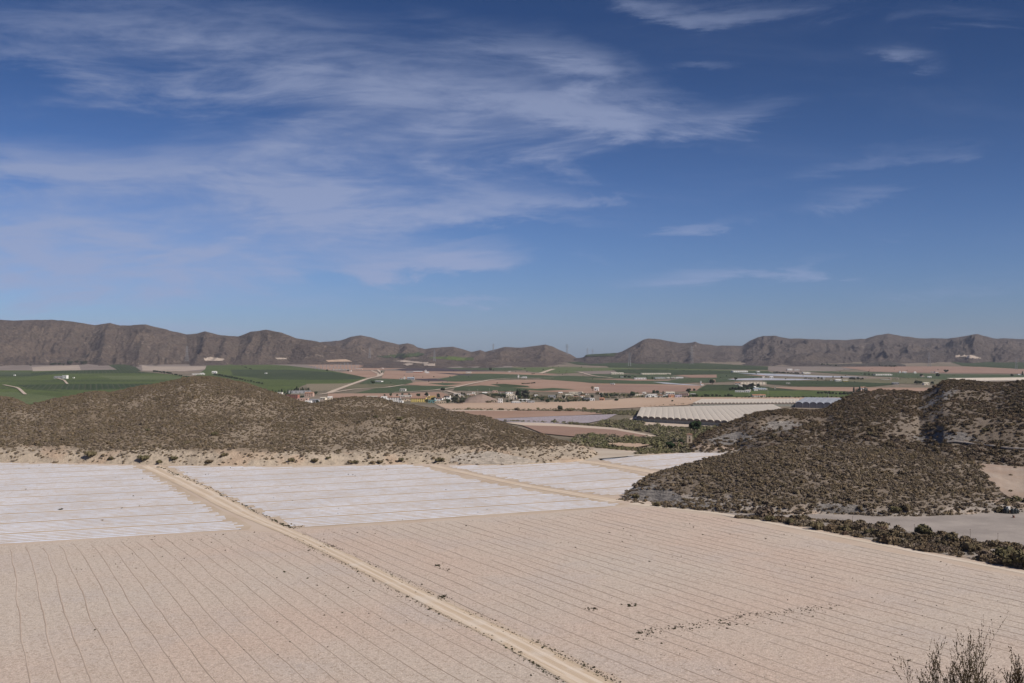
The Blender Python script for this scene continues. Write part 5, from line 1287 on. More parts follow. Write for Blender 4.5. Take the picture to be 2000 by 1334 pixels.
def greenhouse(a, b, n, wall_h, arch_h, depth_px, label, back=None, film=M_ghroof, endm=M_ghend, wallm=M_ghwall, jag=0):
    A = on_ground(*a); Bp = on_ground(*b); d = (Bp - A)[:2]; L = np.linalg.norm(d); rz = math.atan2(d[1], d[0])
    zb = min(A[2], Bp[2])
    Bk = on_ground(*depth_px); dep = abs(-(Bk[0] - A[0]) * math.sin(rz) + (Bk[1] - A[1]) * math.cos(rz))
    shear = ((Bk[0] - A[0]) * math.cos(rz) + (Bk[1] - A[1]) * math.sin(rz)) / dep
    e = empty('greenhouse', (A[0], A[1], zb), rz); tag(e, label, 'greenhouse', None)
    sp = L / n; k = 10
    roof = MB()
    deps = [dep] * n
    if back:
        q = [on_ground(*z) for z in back]
        ql = [((z[0] - A[0]) * math.cos(rz) + (z[1] - A[1]) * math.sin(rz), -(z[0] - A[0]) * math.sin(rz) + (z[1] - A[1]) * math.cos(rz)) for z in q]
        sl = (ql[1][1] - ql[0][1]) / (ql[1][0] - ql[0][0])
        deps = [(ql[0][1] + sl * (sp * (i + .5) - ql[0][0])) / (1 - sl * shear) for i in range(n)]
    for i in range(n):
        y0 = 0
        y1 = deps[i]
        vs = []
        for yy_, am in ((y0, 1.0), (min(4.0, y1 * .3), .14), (y1, .07)):      # full arches at the end, bays behind flattened so no shade stripes show
            for q in range(k + 1):
                an = math.pi * q / k
                vs.append((sp * (i + .5) - sp * .5 * math.cos(an) + shear * yy_, yy_ - (.25 if yy_ == y0 else -.25), wall_h + arch_h * (1 - am) + arch_h * am * math.sin(an) ** .85))
        roof.add(vs, [(q + j, q + 1 + j, q + k + 2 + j, q + k + 1 + j) for j in (0, k + 1) for q in range(k)])
    roof.build('roof', film, e, smooth=False)
    for i in range(n):
        for yy_, nm in ((0, 'gable'), (deps[i], 'gable')):
            vs = [(sp * (i + .5) - sp * .49 * math.cos(math.pi * q / k) + shear * yy_, yy_, wall_h + arch_h * .985 * (1 if yy_ == 0 else .9) * math.sin(math.pi * q / k) ** .85) for q in range(k + 1)]
            vs += [(x, y + .12, z) for (x, y, z) in vs]
            MB().add(vs, [tuple(range(k + 1))[::-1], tuple(range(k + 1, 2 * k + 2))] + [(q, q + 1, q + k + 2, q + k + 1) for q in range(k)]).build(nm, endm, e)
    w_ = MB()
    w_.box(0, L, 0, .12, 0, wall_h - .02); w_.build('front_wall', wallm, e)
    w_ = MB().add([(0, .13, 0), (.12, .13, 0), (.12 + shear * deps[0], deps[0] - .01, 0), (shear * deps[0], deps[0] - .01, 0), (0, .13, wall_h), (.12, .13, wall_h), (.12 + shear * deps[0], deps[0] - .01, wall_h), (shear * deps[0], deps[0] - .01, wall_h)],
        [(0, 3, 2, 1), (4, 5, 6, 7), (0, 1, 5, 4), (1, 2, 6, 5), (2, 3, 7, 6), (3, 0, 4, 7)]); w_.build('side_wall', wallm, e)
    w_ = MB().add([(L - .12, .13, 0), (L, .13, 0), (L + shear * deps[-1], deps[-1] - .01, 0), (L - .12 + shear * deps[-1], deps[-1] - .01, 0), (L - .12, .13, wall_h), (L, .13, wall_h), (L + shear * deps[-1], deps[-1] - .01, wall_h), (L - .12 + shear * deps[-1], deps[-1] - .01, wall_h)],
        [(0, 3, 2, 1), (4, 5, 6, 7), (0, 1, 5, 4), (1, 2, 6, 5), (2, 3, 7, 6), (3, 0, 4, 7)]); w_.build('side_wall', wallm, e)
    for i in range(0, n + 1):
        MB().bar((sp * i, -.2, 0), (sp * i, -.2, wall_h + .1), .12, n=6).build('post', M_post, e)
    return e
greenhouse((1243, 824.5), (1600, 845), 26, 4.6, 3.2, (1252, 805), 'large pale roofed multi span greenhouse nearest the camera with brown arched gables', [(1258, 806), (1560, 798)])
greenhouse((1353, 794.6), (1560, 793.8), 30, 3.6, 3.0, (1370, 784.5), 'pale greenhouse behind the largest one with a row of small brown arches')
greenhouse((1554, 796.2), (1680, 799), 9, 5.4, 4.0, (1572, 783.5), 'blue grey greenhouse with big dark arches next to the right hill', None, M_ghroofb, M_ghendb, M_ghendb)
# shed of white film on the brow of the high hill
p0 = at_depth(1880, 742.5, 900); p1 = at_depth(2150, 737.0, 960)
d = (p1 - p0)[:2]; L = float(np.linalg.norm(d)); e = empty('greenhouse', (p0[0], p0[1], p0[2] - 4), math.atan2(d[1], d[0])); tag(e, 'long flat white film greenhouse seen over the brow of the high right hill', 'greenhouse')
MB().box(0, L, 0, 18, -6, 3.3).build('front_wall', WM['pale'], e); MB().add([(-.3, -.3, 3.303), (L + .3, -.3, 3.303), (L + .3, 18.3, 5.2), (-.3, 18.3, 5.2), (-.3, -.3, 3.6), (L + .3, -.3, 3.6), (L + .3, 18.3, 5.5), (-.3, 18.3, 5.5)], [(0, 3, 2, 1), (4, 5, 6, 7), (0, 1, 5, 4), (1, 2, 6, 5), (2, 3, 7, 6), (3, 0, 4, 7)]).build('roof', M_ghroof, e)
relief('terrace', [(1870, 745), (2200, 741)], None, [(1870, 885), (2200, 930)], [(1870, 820), (2200, 860)], M_hillR, 'flat terrace behind the brow of the high right hill', nu=8, nt=6, prof=lambda t, px: t, seed=5, back=.3, cat='terrace')

# ------------------------------------------------------------------ trees
def tree_proto(kind, seed):
    """unit-height tree as trunk + crown, built at the origin, returned as an Empty with two children"""
    rg = np.random.default_rng(seed)
    tr = MB(); P = []; N = []
    if kind == 'round':
        tr.bar((0, 0, -.03), (.01, 0, .34), .045, .028, 6)
        C = []
        for k in range(7):
            a = k * .9 + rg.random(); rr = .16 + .12 * rg.random(); c = (rr * math.cos(a), rr * math.sin(a), .42 + .38 * rg.random()); C.append((c, .17 + .07 * rg.random())); tr.bar((.01, 0, .28), c, .02, .008, 4)
        C.append(((0, 0, .72), .22)); sz = .045; n = 110; mt = M_treeg
    elif kind == 'eucalyptus':
        tr.bar((0, 0, -.03), (.02, 0, .5), .03, .018, 6); C = []
        for k in range(9):
            a = k * 2.1 + rg.random(); rr = .06 + .15 * rg.random(); c = (rr * math.cos(a), rr * math.sin(a), .30 + .60 * k / 9); C.append((c, .12 + .06 * rg.random())); tr.bar((.02, 0, max(.2, c[2] - .15)), c, .012, .005, 4)
        sz = .035; n = 90; mt = M_treeo
    elif kind == 'cypress':
        tr.bar((0, 0, -.03), (0, 0, .2), .03, .02, 6); C = [((rg.normal() * .01, rg.normal() * .01, z), .105 * math.sin(math.pi * min(1, .22 + z * .78)) ** .7 + .01) for z in np.linspace(.12, .93, 10)]
        sz = .03; n = 70; mt = M_treeg
    elif kind == 'bush':
        for k in range(5):
            a = k * 1.26; tr.bar((0, 0, -.05), (.3 * math.cos(a), .3 * math.sin(a), .45), .03, .012, 4)
        C = [((rg.normal() * .26, rg.normal() * .26, .28 + .3 * rg.random()), .26 + .1 * rg.random()) for k in range(7)]; sz = .07; n = 80; mt = M_bushg
    elif kind == 'bare':
        tr.bar((0, 0, -.03), (0, 0, .4), .04, .025, 6)
        for k in range(26):
            a = rg.random() * 6.28; r1 = .12 + .15 * rg.random(); c = Vector((r1 * math.cos(a), r1 * math.sin(a), .5 + .3 * rg.random())); tr.bar((0, 0, .3 + .1 * rg.random()), c, .014, .007, 4)
            for q in range(3): tr.bar(c, c + Vector(rg.normal(size=3) * .09 + [0, 0, .1]), .006, .002, 3)
        C = [((rg.normal() * .15, rg.normal() * .15, .6 + .2 * rg.random()), .16) for k in range(5)]; sz = .02; n = 60; mt = M_thick
    for c, r in C:
        dd = rg.normal(size=(n, 3)); dd /= np.linalg.norm(dd, axis=1)[:, None]
        P.append(np.array(c) + dd * r * (.6 + .45 * rg.random(n))[:, None]); N.append(dd)
    P = np.concatenate(P); N = np.concatenate(N); V, Fq = leaf_quads(P, N, sz, rg)
    e = empty('tree', (0, -500, -300)); tr.build('trunk', M_bark, e)
    cv, cf = [], []
    if kind != 'bare':
        for c, r in C:
            a, b_ = core(int(rg.integers(999)), r * .72, 1.0, 0); cf += [tuple(i + len(V) + len(cv) for i in f) for f in b_]; cv += [(x + c[0], y + c[1], z + c[2]) for x, y, z in a]
    mesh_obj('crown', np.concatenate([V, np.array(cv)]) if cv else V, [tuple(x) for x in Fq.tolist()] + cf, mt, e)
    return e
TP = {k: [tree_proto(k, 900 + i * 7 + len(k)) for i in range(2)] for k in ('round', 'eucalyptus', 'cypress', 'bush', 'bare')}
USED = set()
NM = {'round': 'round_tree', 'eucalyptus': 'eucalyptus_tree', 'cypress': 'cypress_tree', 'bush': 'bush', 'bare': 'bare_tree'}
def tree(px, py, h, kind, label, group=None, wide=1.0, pos=None):
    p = on_ground(px, py) if pos is None else pos
    H = h * p[1] / F
    src = random.choice(TP[kind])
    if src.name in USED: e = copy_tree(src)
    else: e = src; USED.add(src.name)
    e.name = NM[kind]; USED.add(e.name)
    e.location = tuple(p); e.rotation_euler = (0, 0, random.random() * 6.28); e.scale = (H * wide, H * wide, H)
    return tag(e, label, 'bush' if kind == 'bush' else 'tree', group)
T1 = [
 (1357, 846, 26, 'round', 'large dark round tree rising above the stone tower', 1.15, 560), (1310, 880, 19, 'round', 'dense dark green tree left of the stone hut', 1.25, 530),
 (1330, 871, 14, 'round', 'dark tree between stone hut and stone tower', 1.2, 540), (1373, 858, 16, 'bush', 'grey green shrub tree right of the stone tower', 1.1, 555),
 (1386, 846, 13, 'bush', 'rounded shrub at the start of the right hill slope', 1.0, 570),
 (1457, 882, 11, 'bush', 'dark green bush at the right tip of the far white field', 1.4, 512),
 (1094, 802.5, 11, 'round', 'dark round bush like tree in the hedge between tan fields', 1.1, None), (1088, 804, 6, 'bush', 'low bush left of the round hedge tree', 1.6, None),
 (1112, 804, 7, 'bush', 'wide dark bush right of the round hedge tree', 1.3, None), (1009, 802.3, 8, 'bush', 'round dark bush on the pale hedge line', 1.1, None), (981, 802, 6, 'bush', 'low wide bush left on the pale hedge line', 1.3, None),
 (864, 803, 7, 'bush', 'dark bush at the shoulder of the broad hill', 1.1, None),
 (1027, 779, 20, 'eucalyptus', 'tall dark eucalyptus standing over the village roofs', 1.5, None), (1013, 777, 17, 'round', 'dark pine left of the tall eucalyptus', .9, None),
 (888, 788, 15, 'eucalyptus', 'grey green tree left end of the earth mound', 1.6, None), (903, 789, 14, 'eucalyptus', 'broad grey tree in front of the earth mound', 1.7, None), (875, 789, 10, 'round', 'dark tree below the white terrace', 1.1, None),
 (833, 775, 9, 'round', 'dark tree behind the large yellow house', 1.1, None), (817, 775.5, 7, 'round', 'low dark tree over the roof of the tan house', 1.5, None), (833, 787.5, 8, 'round', 'green tree at the right corner of the large yellow house', 1.1, None),
 (865, 764.5, 8, 'round', 'isolated dark bushy tree in the green field above the village', 1.3, None), (729, 750.5, 8, 'round', 'isolated dark tree in the green orchard by the winding road', 1.4, None),
 (1157, 764, 11, 'bare', 'bare brown tree left of the isolated white house', 1.2, None), (1174, 774, 7, 'round', 'dark tree right of the pinkish house', 1.2, None),
 (1184, 777, 9, 'round', 'dark tree behind the orange house', 1.1, None), (1194, 777, 9, 'round', 'dark tree right of the orange house', 1.1, None), (1204, 784, 6, 'round', 'low green tree at the right end of the village', 1.6, None),
 (1157, 778, 8, 'round', 'dark tree behind the white shed at village right', 1.0, None), (1101, 780, 8, 'round', 'dark tree beside the beige gabled house', 1.2, None), (1069, 788, 9, 'round', 'green tree at the front of the village trees', 1.2, None), (1046, 772, 5, 'bush', 'low bush right of the tall eucalyptus', 1.6, None),
 (1236, 775, 11, 'round', 'dark tree at the left end of the right hamlet', 1.1, None), (1277, 770, 8, 'round', 'dark tree left behind the white farm building', 1.1, None), (1284, 770, 8, 'round', 'dark tree right behind the white farm building', 1.0, None),
 (1295, 772, 9, 'cypress', 'thin cypress between the hamlet houses', 1.3, None), (1344, 768, 10, 'round', 'dark tree over the pinkish white hamlet house', 1.2, None), (1356, 764, 5, 'round', 'small dark tree right of the hamlet', 1.3, None),
 (1391, 751, 11, 'round', 'big dark tree in front of the pinkish block house', 1.1, None), (1437, 743, 6, 'round', 'dark tree left behind the farm with the long warehouse', 1.4, None),
 (1241, 740.5, 6, 'round', 'dark tree left beside the wide bright shed', 1.1, None), (1263, 741, 6.5, 'cypress', 'dark cypress right of the wide bright shed', 1.6, None), (1274, 741, 6, 'cypress', 'dark cypress left of the white barn', 1.6, None),
 (1221, 738.5, 6, 'round', 'dark tree right of the small white house with grey roof', 1.2, None), (1229, 738.5, 5, 'round', 'second dark tree in the clump left of the wide bright shed', 1.6, None), (1210, 738, 5, 'cypress', 'cypress left of the small white house with grey roof', 1.6, None),
 (958, 724, 6, 'round', 'dark tree at the end of the far dark field', 1.2, None), (745, 729, 4, 'round', 'small dark tree at the bend of the winding road', 1.2, None), (639, 725, 4, 'round', 'dark tree on the crest of the sloping orchard', 1.4, None), (680, 725.5, 3.6, 'round', 'dark tree beside the small white substation house', 1.4, None),
 (1605, 741, 4.4, 'round', 'round dark tree left of the small white block house', 1.2, None), (1598, 740.5, 4.6, 'round', 'dark tree among the row right of the netted strip', 1.2, None), (1627, 738, 4, 'cypress', 'small cypress above the tiny pale hut', 2, None), (1644, 740, 5, 'round', 'dark tree over the white gabled house', 1.0, None),
 (1832, 737, 9, 'round', 'tall dark tree among the far right houses', 1.0, None), (1799, 736.5, 7, 'round', 'dark tree left of the small white house on right plain', 1.0, None), (1848, 728, 6, 'round', 'wide grove tree at the far right houses', 2.0, None),
 (1790, 751, 8, 'round', 'dark tree left of the cream gabled house', 1.4, None), (1797, 751, 7, 'round', 'second dark tree left of the cream gabled house', 1.4, None), (1821, 751, 6, 'round', 'dark tree right of the cream gabled house', 1.5, None),
 (1997, 733, 8, 'cypress', 'dark tree at the very right edge of the plain', 1.5, None), (1977, 736, 6, 'round', 'brownish tree near the right edge of the plain', 1.2, None),
 (1313, 785, 4, 'round', 'lone small dark tree on the tan field', 1.3, None), (1406, 783.5, 3, 'bush', 'tiny dark bush at the back edge of the pale greenhouse', 1.5, None),
 (562, 778, 11, 'round', 'dark tree beside the red brick building', 1.1, None), (589, 781, 9, 'round', 'dark tree in front of the pink gable house', 1.1, None), (616, 772, 8, 'round', 'dark tree right of the pink gable house', 1.1, None), (620, 788, 7, 'round', 'dark bushes between the grey warehouse and cream house', 1.1, None),
 (1636, 788.5, 5, 'bush', 'small bush on the slope right of the blue grey greenhouse', 1.2, 690),
]
for (px, py, h, kd, lb, wd_, dep) in T1:
    if dep: tree(px, py, h, kd, lb, None, wd_, pos=at_depth(px, py, dep))
    else: tree(px, py, h, kd, lb, None, wd_)
def row(pts, n, h, kd, lb, grp, wide=1.0, jit=.6):
    xs_ = np.linspace(0, len(pts) - 1, n)
    for q in xs_:
        i = min(int(q), len(pts) - 2); f_ = q - i
        px = pts[i][0] * (1 - f_) + pts[i + 1][0] * f_ + random.uniform(-jit, jit) * 1.5; py = pts[i][1] * (1 - f_) + pts[i + 1][1] * f_ + random.uniform(-jit, jit) * .3
        tree(px, py, h * random.uniform(.7, 1.2), kd, lb, grp, wide)
def far_row(pts, n, h, kd, lb, grp, wide=1.0, jit=.6):
    q = rng.random(n) * (len(pts) - 1); px = np.interp(q, range(len(pts)), [a for a, _ in pts]) + rng.normal(0, jit, n); py = np.interp(q, range(len(pts)), [b for _, b in pts]) + rng.normal(0, jit * .3, n)
    P = on_ground(px, py); scatter('far_trees', 'crown', P, P[:, 1] / F * h * .55 * rng.uniform(.7, 1.2, n), grp + ' seen as a dark line of small crowns', 'trees', (.8, 1.2))
row([(570, 768), (604, 766)], 11, 11, 'cypress', 'dark cypress in the dense row behind the red brick building', 'cypresses behind the red brick building', 1.5)
row([(520, 768), (568, 769)], 9, 8, 'cypress', 'dark cypress in the row running behind the broad hill slope', 'cypresses behind the hill slope', 1.6)
row([(1667, 767), (1693, 767)], 7, 10.5, 'cypress', 'tall dark cypress in the clump around the hidden white house', 'cypresses above the right hill', 1.5, .9)
row([(1688, 733), (1709, 734)], 7, 5, 'cypress', 'small cypress left of the long low white stable', 'cypresses by the stable', 1.6)
row([(301, 727), (330, 731), (372, 739)], 20, 4, 'round', 'dark windbreak tree on the left orchard edge', 'left orchard windbreak', 1.3)
row([(418, 733), (450, 739), (512, 751)], 24, 4.5, 'round', 'dark windbreak tree crossing the sloping orchard', 'sloping orchard windbreak', 1.3)
far_row([(460, 711), (495, 723)], 12, 3.5, 'round', 'dark tree in the line at the top of the sloping orchard', 'upper orchard tree line', 1.3)
row([(133, 713), (150, 711), (168, 712.5)], 16, 7, 'eucalyptus', 'dark tree in the clump behind the square grey field', 'trees behind the square grey field', 1.7, 2)
far_row([(15, 705), (40, 709), (62, 714)], 20, 4.5, 'round', 'dark tree in the belt at the far left mountain foot', 'far left tree belt', 1.6, 1.5)
row([(100, 714), (125, 713)], 6, 4.5, 'round', 'dark tree left of the clump behind the grey field', 'trees left of the clump', 1.4, 2)
far_row([(410, 706), (440, 707), (465, 709)], 14, 4, 'round', 'dark tree at the mountain foot above the sloping orchard', 'mountain foot trees', 1.6, 1)
far_row([(1602, 712), (1640, 715.5)], 11, 4.5, 'round', 'dark tree in the left group at the right mountain foot', 'right mountain foot trees', 1.6, 1)
far_row([(1712, 716), (1758, 716.5)], 14, 5, 'round', 'dark tree around the small knoll', 'trees at the knoll', 1.5, 1)
row([(1512, 729), (1560, 731)], 16, 3.4, 'round', 'dark orchard tree in front of the double roofed farmhouse', 'orchard row by the double roofed farmhouse', 1.4)
row([(1425, 763), (1470, 762)], 10, 8, 'round', 'dark tree in the grove around the white farm outbuildings', 'grove at the outbuildings', 1.2, 2.2)
row([(1455, 758), (1478, 757)], 7, 10, 'eucalyptus', 'tall dark tree behind the long white grove house', 'tall trees at the grove house', 1.5, 2)
row([(1346, 776), (1430, 775)], 12, 5.5, 'round', 'dark tree along the front of the green grove', 'grove front trees', 1.4, 1.6)
row([(1440, 777.5), (1640, 777)], 26, 3.6, 'round', 'green tree in the row behind the tan strip', 'tree row behind the tan strip', 1.5, 1)
row([(1600, 770), (1660, 772)], 10, 6, 'round', 'dark olive green tree right of the green grove', 'trees right of the grove', 1.4, 2)
row([(1660, 742), (1685, 742)], 8, 5, 'round', 'dark tree in the clump right of the pale yellow house', 'clump by the yellow house', 1.3, 1)
row([(1570, 740.5), (1592, 741)], 6, 3, 'round', 'small dark tree at the end of the second netted strip', 'small trees by the netted strip', 1.4, 1)
row([(1020, 751), (1044, 749)], 12, 2.6, 'round', 'small dark tree in the row inside the large red field', 'row in the red field', 1.3, .5)
row([(1085, 786), (1150, 785)], 12, 5, 'round', 'dark tree along the village front at the right', 'village front trees', 1.5, 2)
row([(1040, 781), (1070, 780)], 6, 6, 'round', 'dark tree between the grey yard and the grey white building', 'middle village trees', 1.3, 2)
row([(1185, 775), (1240, 774)], 9, 5, 'round', 'dark tree between the village and the right hamlet', 'trees between village and hamlet', 1.5, 2)
row([(1255, 777), (1345, 777)], 10, 4, 'round', 'small dark tree in front of the right hamlet', 'hamlet garden trees', 1.3, 2)
row([(750, 775), (800, 774)], 5, 6, 'round', 'small dark tree over the roofs left of the yellow house', 'trees over the left roofs', 1.0, 2)
row([(690, 783), (745, 785)], 9, 4, 'bush', 'dark bush behind the pale path on the hill saddle', 'bushes behind the saddle path', 1.6, 2)
row([(935, 773), (985, 776)], 9, 6, 'round', 'dark garden tree behind the earth mound', 'garden trees at the mound', 1.4, 2)
for k in range(38):
    q = random.choice([(888, 930, 771, 775), (735, 800, 775, 781), (838, 900, 776, 786), (960, 1060, 770, 783), (960, 1060, 770, 783), (1060, 1180, 769, 781), (1230, 1345, 769, 776), (1430, 1500, 755, 766)])
    building(random.uniform(q[0], q[1]), random.uniform(q[2], q[3]), random.uniform(5, 8), random.uniform(2.6, 4), random.choice(['white', 'pale', 'cream', 'pale', 'beige']), random.choice(['tile', 'pale', 'white', 'brown']), random.choice(['gable', 'flat', 'gable']),
             'small pale house half hidden among the village trees', 'small houses among the village trees', deep=.8)
FARP = np.array([[random.uniform(q[0], q[1]), random.uniform(q[2], q[3])] for q in [random.choice([(1000, 1180, 716, 742), (1180, 1420, 720, 746), (1420, 1700, 717, 750), (1640, 1900, 718, 750), (760, 1000, 722, 750)]) for _ in range(170)]])
Pf = on_ground(FARP[:, 0], FARP[:, 1]); scatter('far_trees', 'crown', Pf, Pf[:, 1] / F * rng.uniform(.7, 2.0, len(Pf)), 'tiny dark trees dotted over the fields of the far plain', 'trees', (.7, 1.1))
for k in range(52):
    q = random.choice([(888, 990, 772, 788), (990, 1070, 776, 788), (1060, 1180, 770, 785), (840, 900, 772, 788)])
    tree(random.uniform(q[0], q[1]), random.uniform(q[2], q[3]), random.uniform(4, 8), random.choice(['round', 'eucalyptus', 'round', 'bush']), 'dark tree between the village houses', 'trees between the village houses', random.uniform(1.0, 1.6))
def drop_unused():
    for L_ in TP.values():
        for e_ in L_:
            if not e_.get('label'):
                for c_ in list(e_.children): D.objects.remove(c_)
                D.objects.remove(e_)
# single dark bushes on the hills
def hill_bush(hn, px, py, h, lb, grp=None, wide=1.0, kd='bush'):
    p = surf_at(hn, px, py); tree(px, py, h, kd, lb, grp, wide, pos=p - np.array([0, 0, .15]))
for (px, py, h, lb) in [(183, 893, 14, 'tall olive bush on the cream bank of the broad hill'), (217, 900, 9, 'dark round bush on the bank right of the tall olive bush'), (286, 900, 14, 'twiggy dark bush on the bank above the track start'),
  (313, 902, 9, 'small dark round bush right of the twiggy bank bush'), (343, 901, 10, 'dark bush further right on the bank'), (412, 904, 9, 'wide low bush at the foot of the bank'), (440, 893, 9, 'dark bush high on the bank'),
  (420, 850, 10, 'dark blackish bush on the face of the broad hill'), (290, 842, 7, 'low dark bush left on the face of the broad hill'), (362, 868, 8, 'dark bush just above the bank edge'), (735, 816, 7, 'dark round bush near the lower summit'),
  (783, 821, 10, 'largest dark bush near the lower summit'), (695, 905, 9, 'bright green bush at the hill foot beside the white field'), (570, 901, 10, 'greyish bush on the bank in the middle'), (614, 903, 9, 'dark bush on the bank right of the middle'),
  (640, 894, 7, 'brown bush on the upper bank'), (745, 904, 8, 'bush at the bank foot below the lower summit'), (785, 900, 9, 'dark bush on the bank near the second track'), (860, 900, 11, 'dark green clump at the foot near the second track')]:
    hill_bush(HA, px, py, h, lb, None, 1.15)
for (px, py, h, lb) in [(1620, 868, 9, 'dark bush in the fold above the low right hill'), (1700, 850, 8, 'dark bush mid slope on the high right hill'), (1920, 842, 9, 'dark bush on the upper right slope'), (1565, 806, 7, 'bush on the skyline of the right spur'), (1650, 783, 8, 'rounded bush on the skyline near the greenhouse roof'),
  (1538, 803, 6, 'small bush left on the skyline of the right spur')]:
    hill_bush(HR2, px, py, h, lb, None, 1.2)
for (px, py, h, lb) in [(1284, 989, 12, 'dark bush at the left foot of the low right hill'), (1240, 972, 10, 'dark bush on the rocky tip of the low right hill'), (1750, 1000, 16, 'pale olive bush at the foot of the low right hill'), (1770, 998, 17, 'brown bush at the hill foot by the yard')]:
    hill_bush(HR1, px, py, h, lb, None, 1.1)
for i, (px, py, h, lb) in enumerate([(1500, 1018, 14, 'olive green shrub at the left end of the shrub strip'), (1545, 1024, 14, 'round shrub second from the left in the shrub strip'), (1600, 1034, 20, 'bushy brown green shrub in the shrub strip'), (1745, 1052, 24, 'tall rusty shrub in the middle of the shrub strip'),
  (1805, 1050, 30, 'feathery grey shrub reaching above the gravel yard'), (1858, 1062, 26, 'dark round shrub casting shadow beside the yard'), (1905, 1078, 24, 'reddish dark shrub right in the shrub strip'), (1955, 1092, 30, 'big dark shrub near the right edge of the strip'), (1700, 1046, 18, 'low dark shrub near the middle of the strip'),
  (1650, 1040, 18, 'dark shrub left of the middle of the strip'), (1995, 1108, 40, 'largest dark shrub at the right edge above the field')]):
    tree(px, py, h, 'bush', lb, None, 1.0)
tree(1990, 990, 26, 'bush', 'feathery olive bush behind the black tanks by the yard', None, 1.3)
tree(1952, 1001, 14, 'bush', 'grey bush left of the black tanks by the yard', None, 1.3)
# ------------------------------------------------------------------ pylons, substation, poles
M_steel = plain_mat('galvanised_steel', (.30, .31, .33), rough=.6)
M_wood = plain_mat('pole_wood', (.17, .13, .10))
def pylon(px, py_base, h, Y, label, group=None, r=.22):
    p = at_depth(px, py_base, Y); H = h * Y / F
    e = empty('pylon', tuple(p), rng.uniform(-.4, .4)); tag(e, label, 'pylon', group)
    m = MB(); w0, w1 = H * .09, H * .018
    c = lambda k, z: Vector(((w0 + (w1 - w0) * z) * (1 if k in (0, 1) else -1), (w0 + (w1 - w0) * z) * (1 if k in (0, 3) else -1), z * H))
    for k in range(4):
        m.bar(c(k, 0), c(k, 1), r, r * .7, 4)
        for j in range(7):
            z0, z1 = j / 7, (j + 1) / 7
            m.bar(c(k, z0), c((k + 1) % 4, z1), r * .45, n=3); m.bar(c((k + 1) % 4, z0), c(k, z1), r * .45, n=3)
    m.build('mast', M_steel, e)
    for z, L in ((.66, .17), (.79, .21), (.92, .13)):
        a = MB(); a.bar((-L * H, 0, z * H), (L * H, 0, z * H), r * .7, n=4); a.bar((-L * H, 0, z * H), (0, 0, (z + .05) * H), r * .5, n=3); a.bar((L * H, 0, z * H), (0, 0, (z + .05) * H), r * .5, n=3)
        for s_ in (-1, 1): a.bar((s_ * L * H * .95, 0, z * H), (s_ * L * H * .95, 0, (z - .05) * H), r * .5, n=4)
        a.build('crossarm', M_steel, e)
    return e
pylon(963.5, 687, 16, 5500, 'lattice pylon standing on the ridge between the middle peaks', r=.5)
pylon(1107.5, 693, 21, 5200, 'lattice pylon on the skyline left of the saddle', r=.5)
pylon(1147.5, 697, 17, 6800, 'faint pylon left of the pair on the skyline in the saddle', r=.4)
pylon(1157.5, 697, 15, 7200, 'faint pylon right of the pair on the skyline in the saddle', r=.4)
pylon(365, 706, 30, 4300, 'tall lattice pylon against the left mountains', r=.3)
pylon(1229.5, 715, 27, 3900, 'lattice pylon in front of the rounded right peak', r=.3)
pylon(1351, 712, 36, 4100, 'tall lattice pylon in front of the right mountains', r=.3)
pylon(848.5, 706, 22, 4300, 'lattice pylon in front of the second middle peak', r=.3)
pylon(1815, 716, 28, 4100, 'pale lattice pylon in front of the far right mountains', r=.3)
pylon(1985, 722, 22, 3600, 'lattice pylon near the right edge', r=.3)
pylon(722, 700, 20, 4400, 'lattice pylon in front of the first middle peak', r=.3)
# substation: a field of portal frames
for i, px in enumerate([612, 619, 627, 634, 641, 648, 655, 662, 669, 676, 683, 690, 697]):
    py = 720.5 + (i % 3) * 1.2; p = on_ground(px, py); H = (14 + (i * 7) % 5 * 1.5) if i not in (8, 9, 10) else 24
    e = empty('substation_gantry', tuple(p), .15); tag(e, 'steel portal gantry in the electricity substation at the mountain foot', 'gantry', 'substation gantries')
    m = MB()
    for s_ in (-1, 1): m.bar((s_ * 6, 0, 0), (s_ * 6, 0, H), .45, .35, 4)
    m.build('post', M_steel, e); b_ = MB(); b_.bar((-6.5, 0, H * .8), (6.5, 0, H * .8), .4, n=4); b_.bar((-6.5, 0, H * .55), (6.5, 0, H * .55), .3, n=4); b_.build('crossbeam', M_steel, e)
for i, px in enumerate([650, 656, 662, 668, 674, 680]):
    p = on_ground(px, 723.3); e = empty('transformer', tuple(p), .1); tag(e, 'pale grey transformer block at the foot of the substation gantries', 'transformer', 'substation transformers')
    MB().box(-4, 4, 0, 4, 0, 4).build('tank', WM['grey'], e); f_ = MB()
    for k in range(-3, 4): f_.box(k - .15, k + .15, -1, -.01, .5, 3.4)
    f_.build('radiator', WM['pale'], e); q = MB()
    for k in (-2, 0, 2): q.lathe([(.3, 4.002), (.5, 4.5), (.25, 5), (.5, 5.5), (.2, 6.3)], (k, 2), 8)
    q.build('insulator', WM['stone'], e)
for i, (px, py, h) in enumerate([(916, 772, 12), (905, 781, 9), (933, 770, 10), (956, 769, 11), (1072, 786, 11), (1082, 786, 9), (869, 770, 8), (1131, 786, 9), (1043, 788, 10), (1463, 777, 14), (1500, 772, 10), (1618, 779, 12), (1545, 782, 9)]):
    p = on_ground(px, py); H = h * p[1] / F; e = empty('utility_pole', tuple(p), rng.uniform(-.5, .5)); tag(e, 'slim utility pole standing among the village houses and groves', 'pole', 'village utility poles')
    MB().bar((0, 0, 0), (0, 0, H), .22, .14, 6).build('shaft', M_post, e); MB().bar((-.9, 0, H * .93), (.9, 0, H * .93), .08, n=4).build('crossarm', M_post, e)

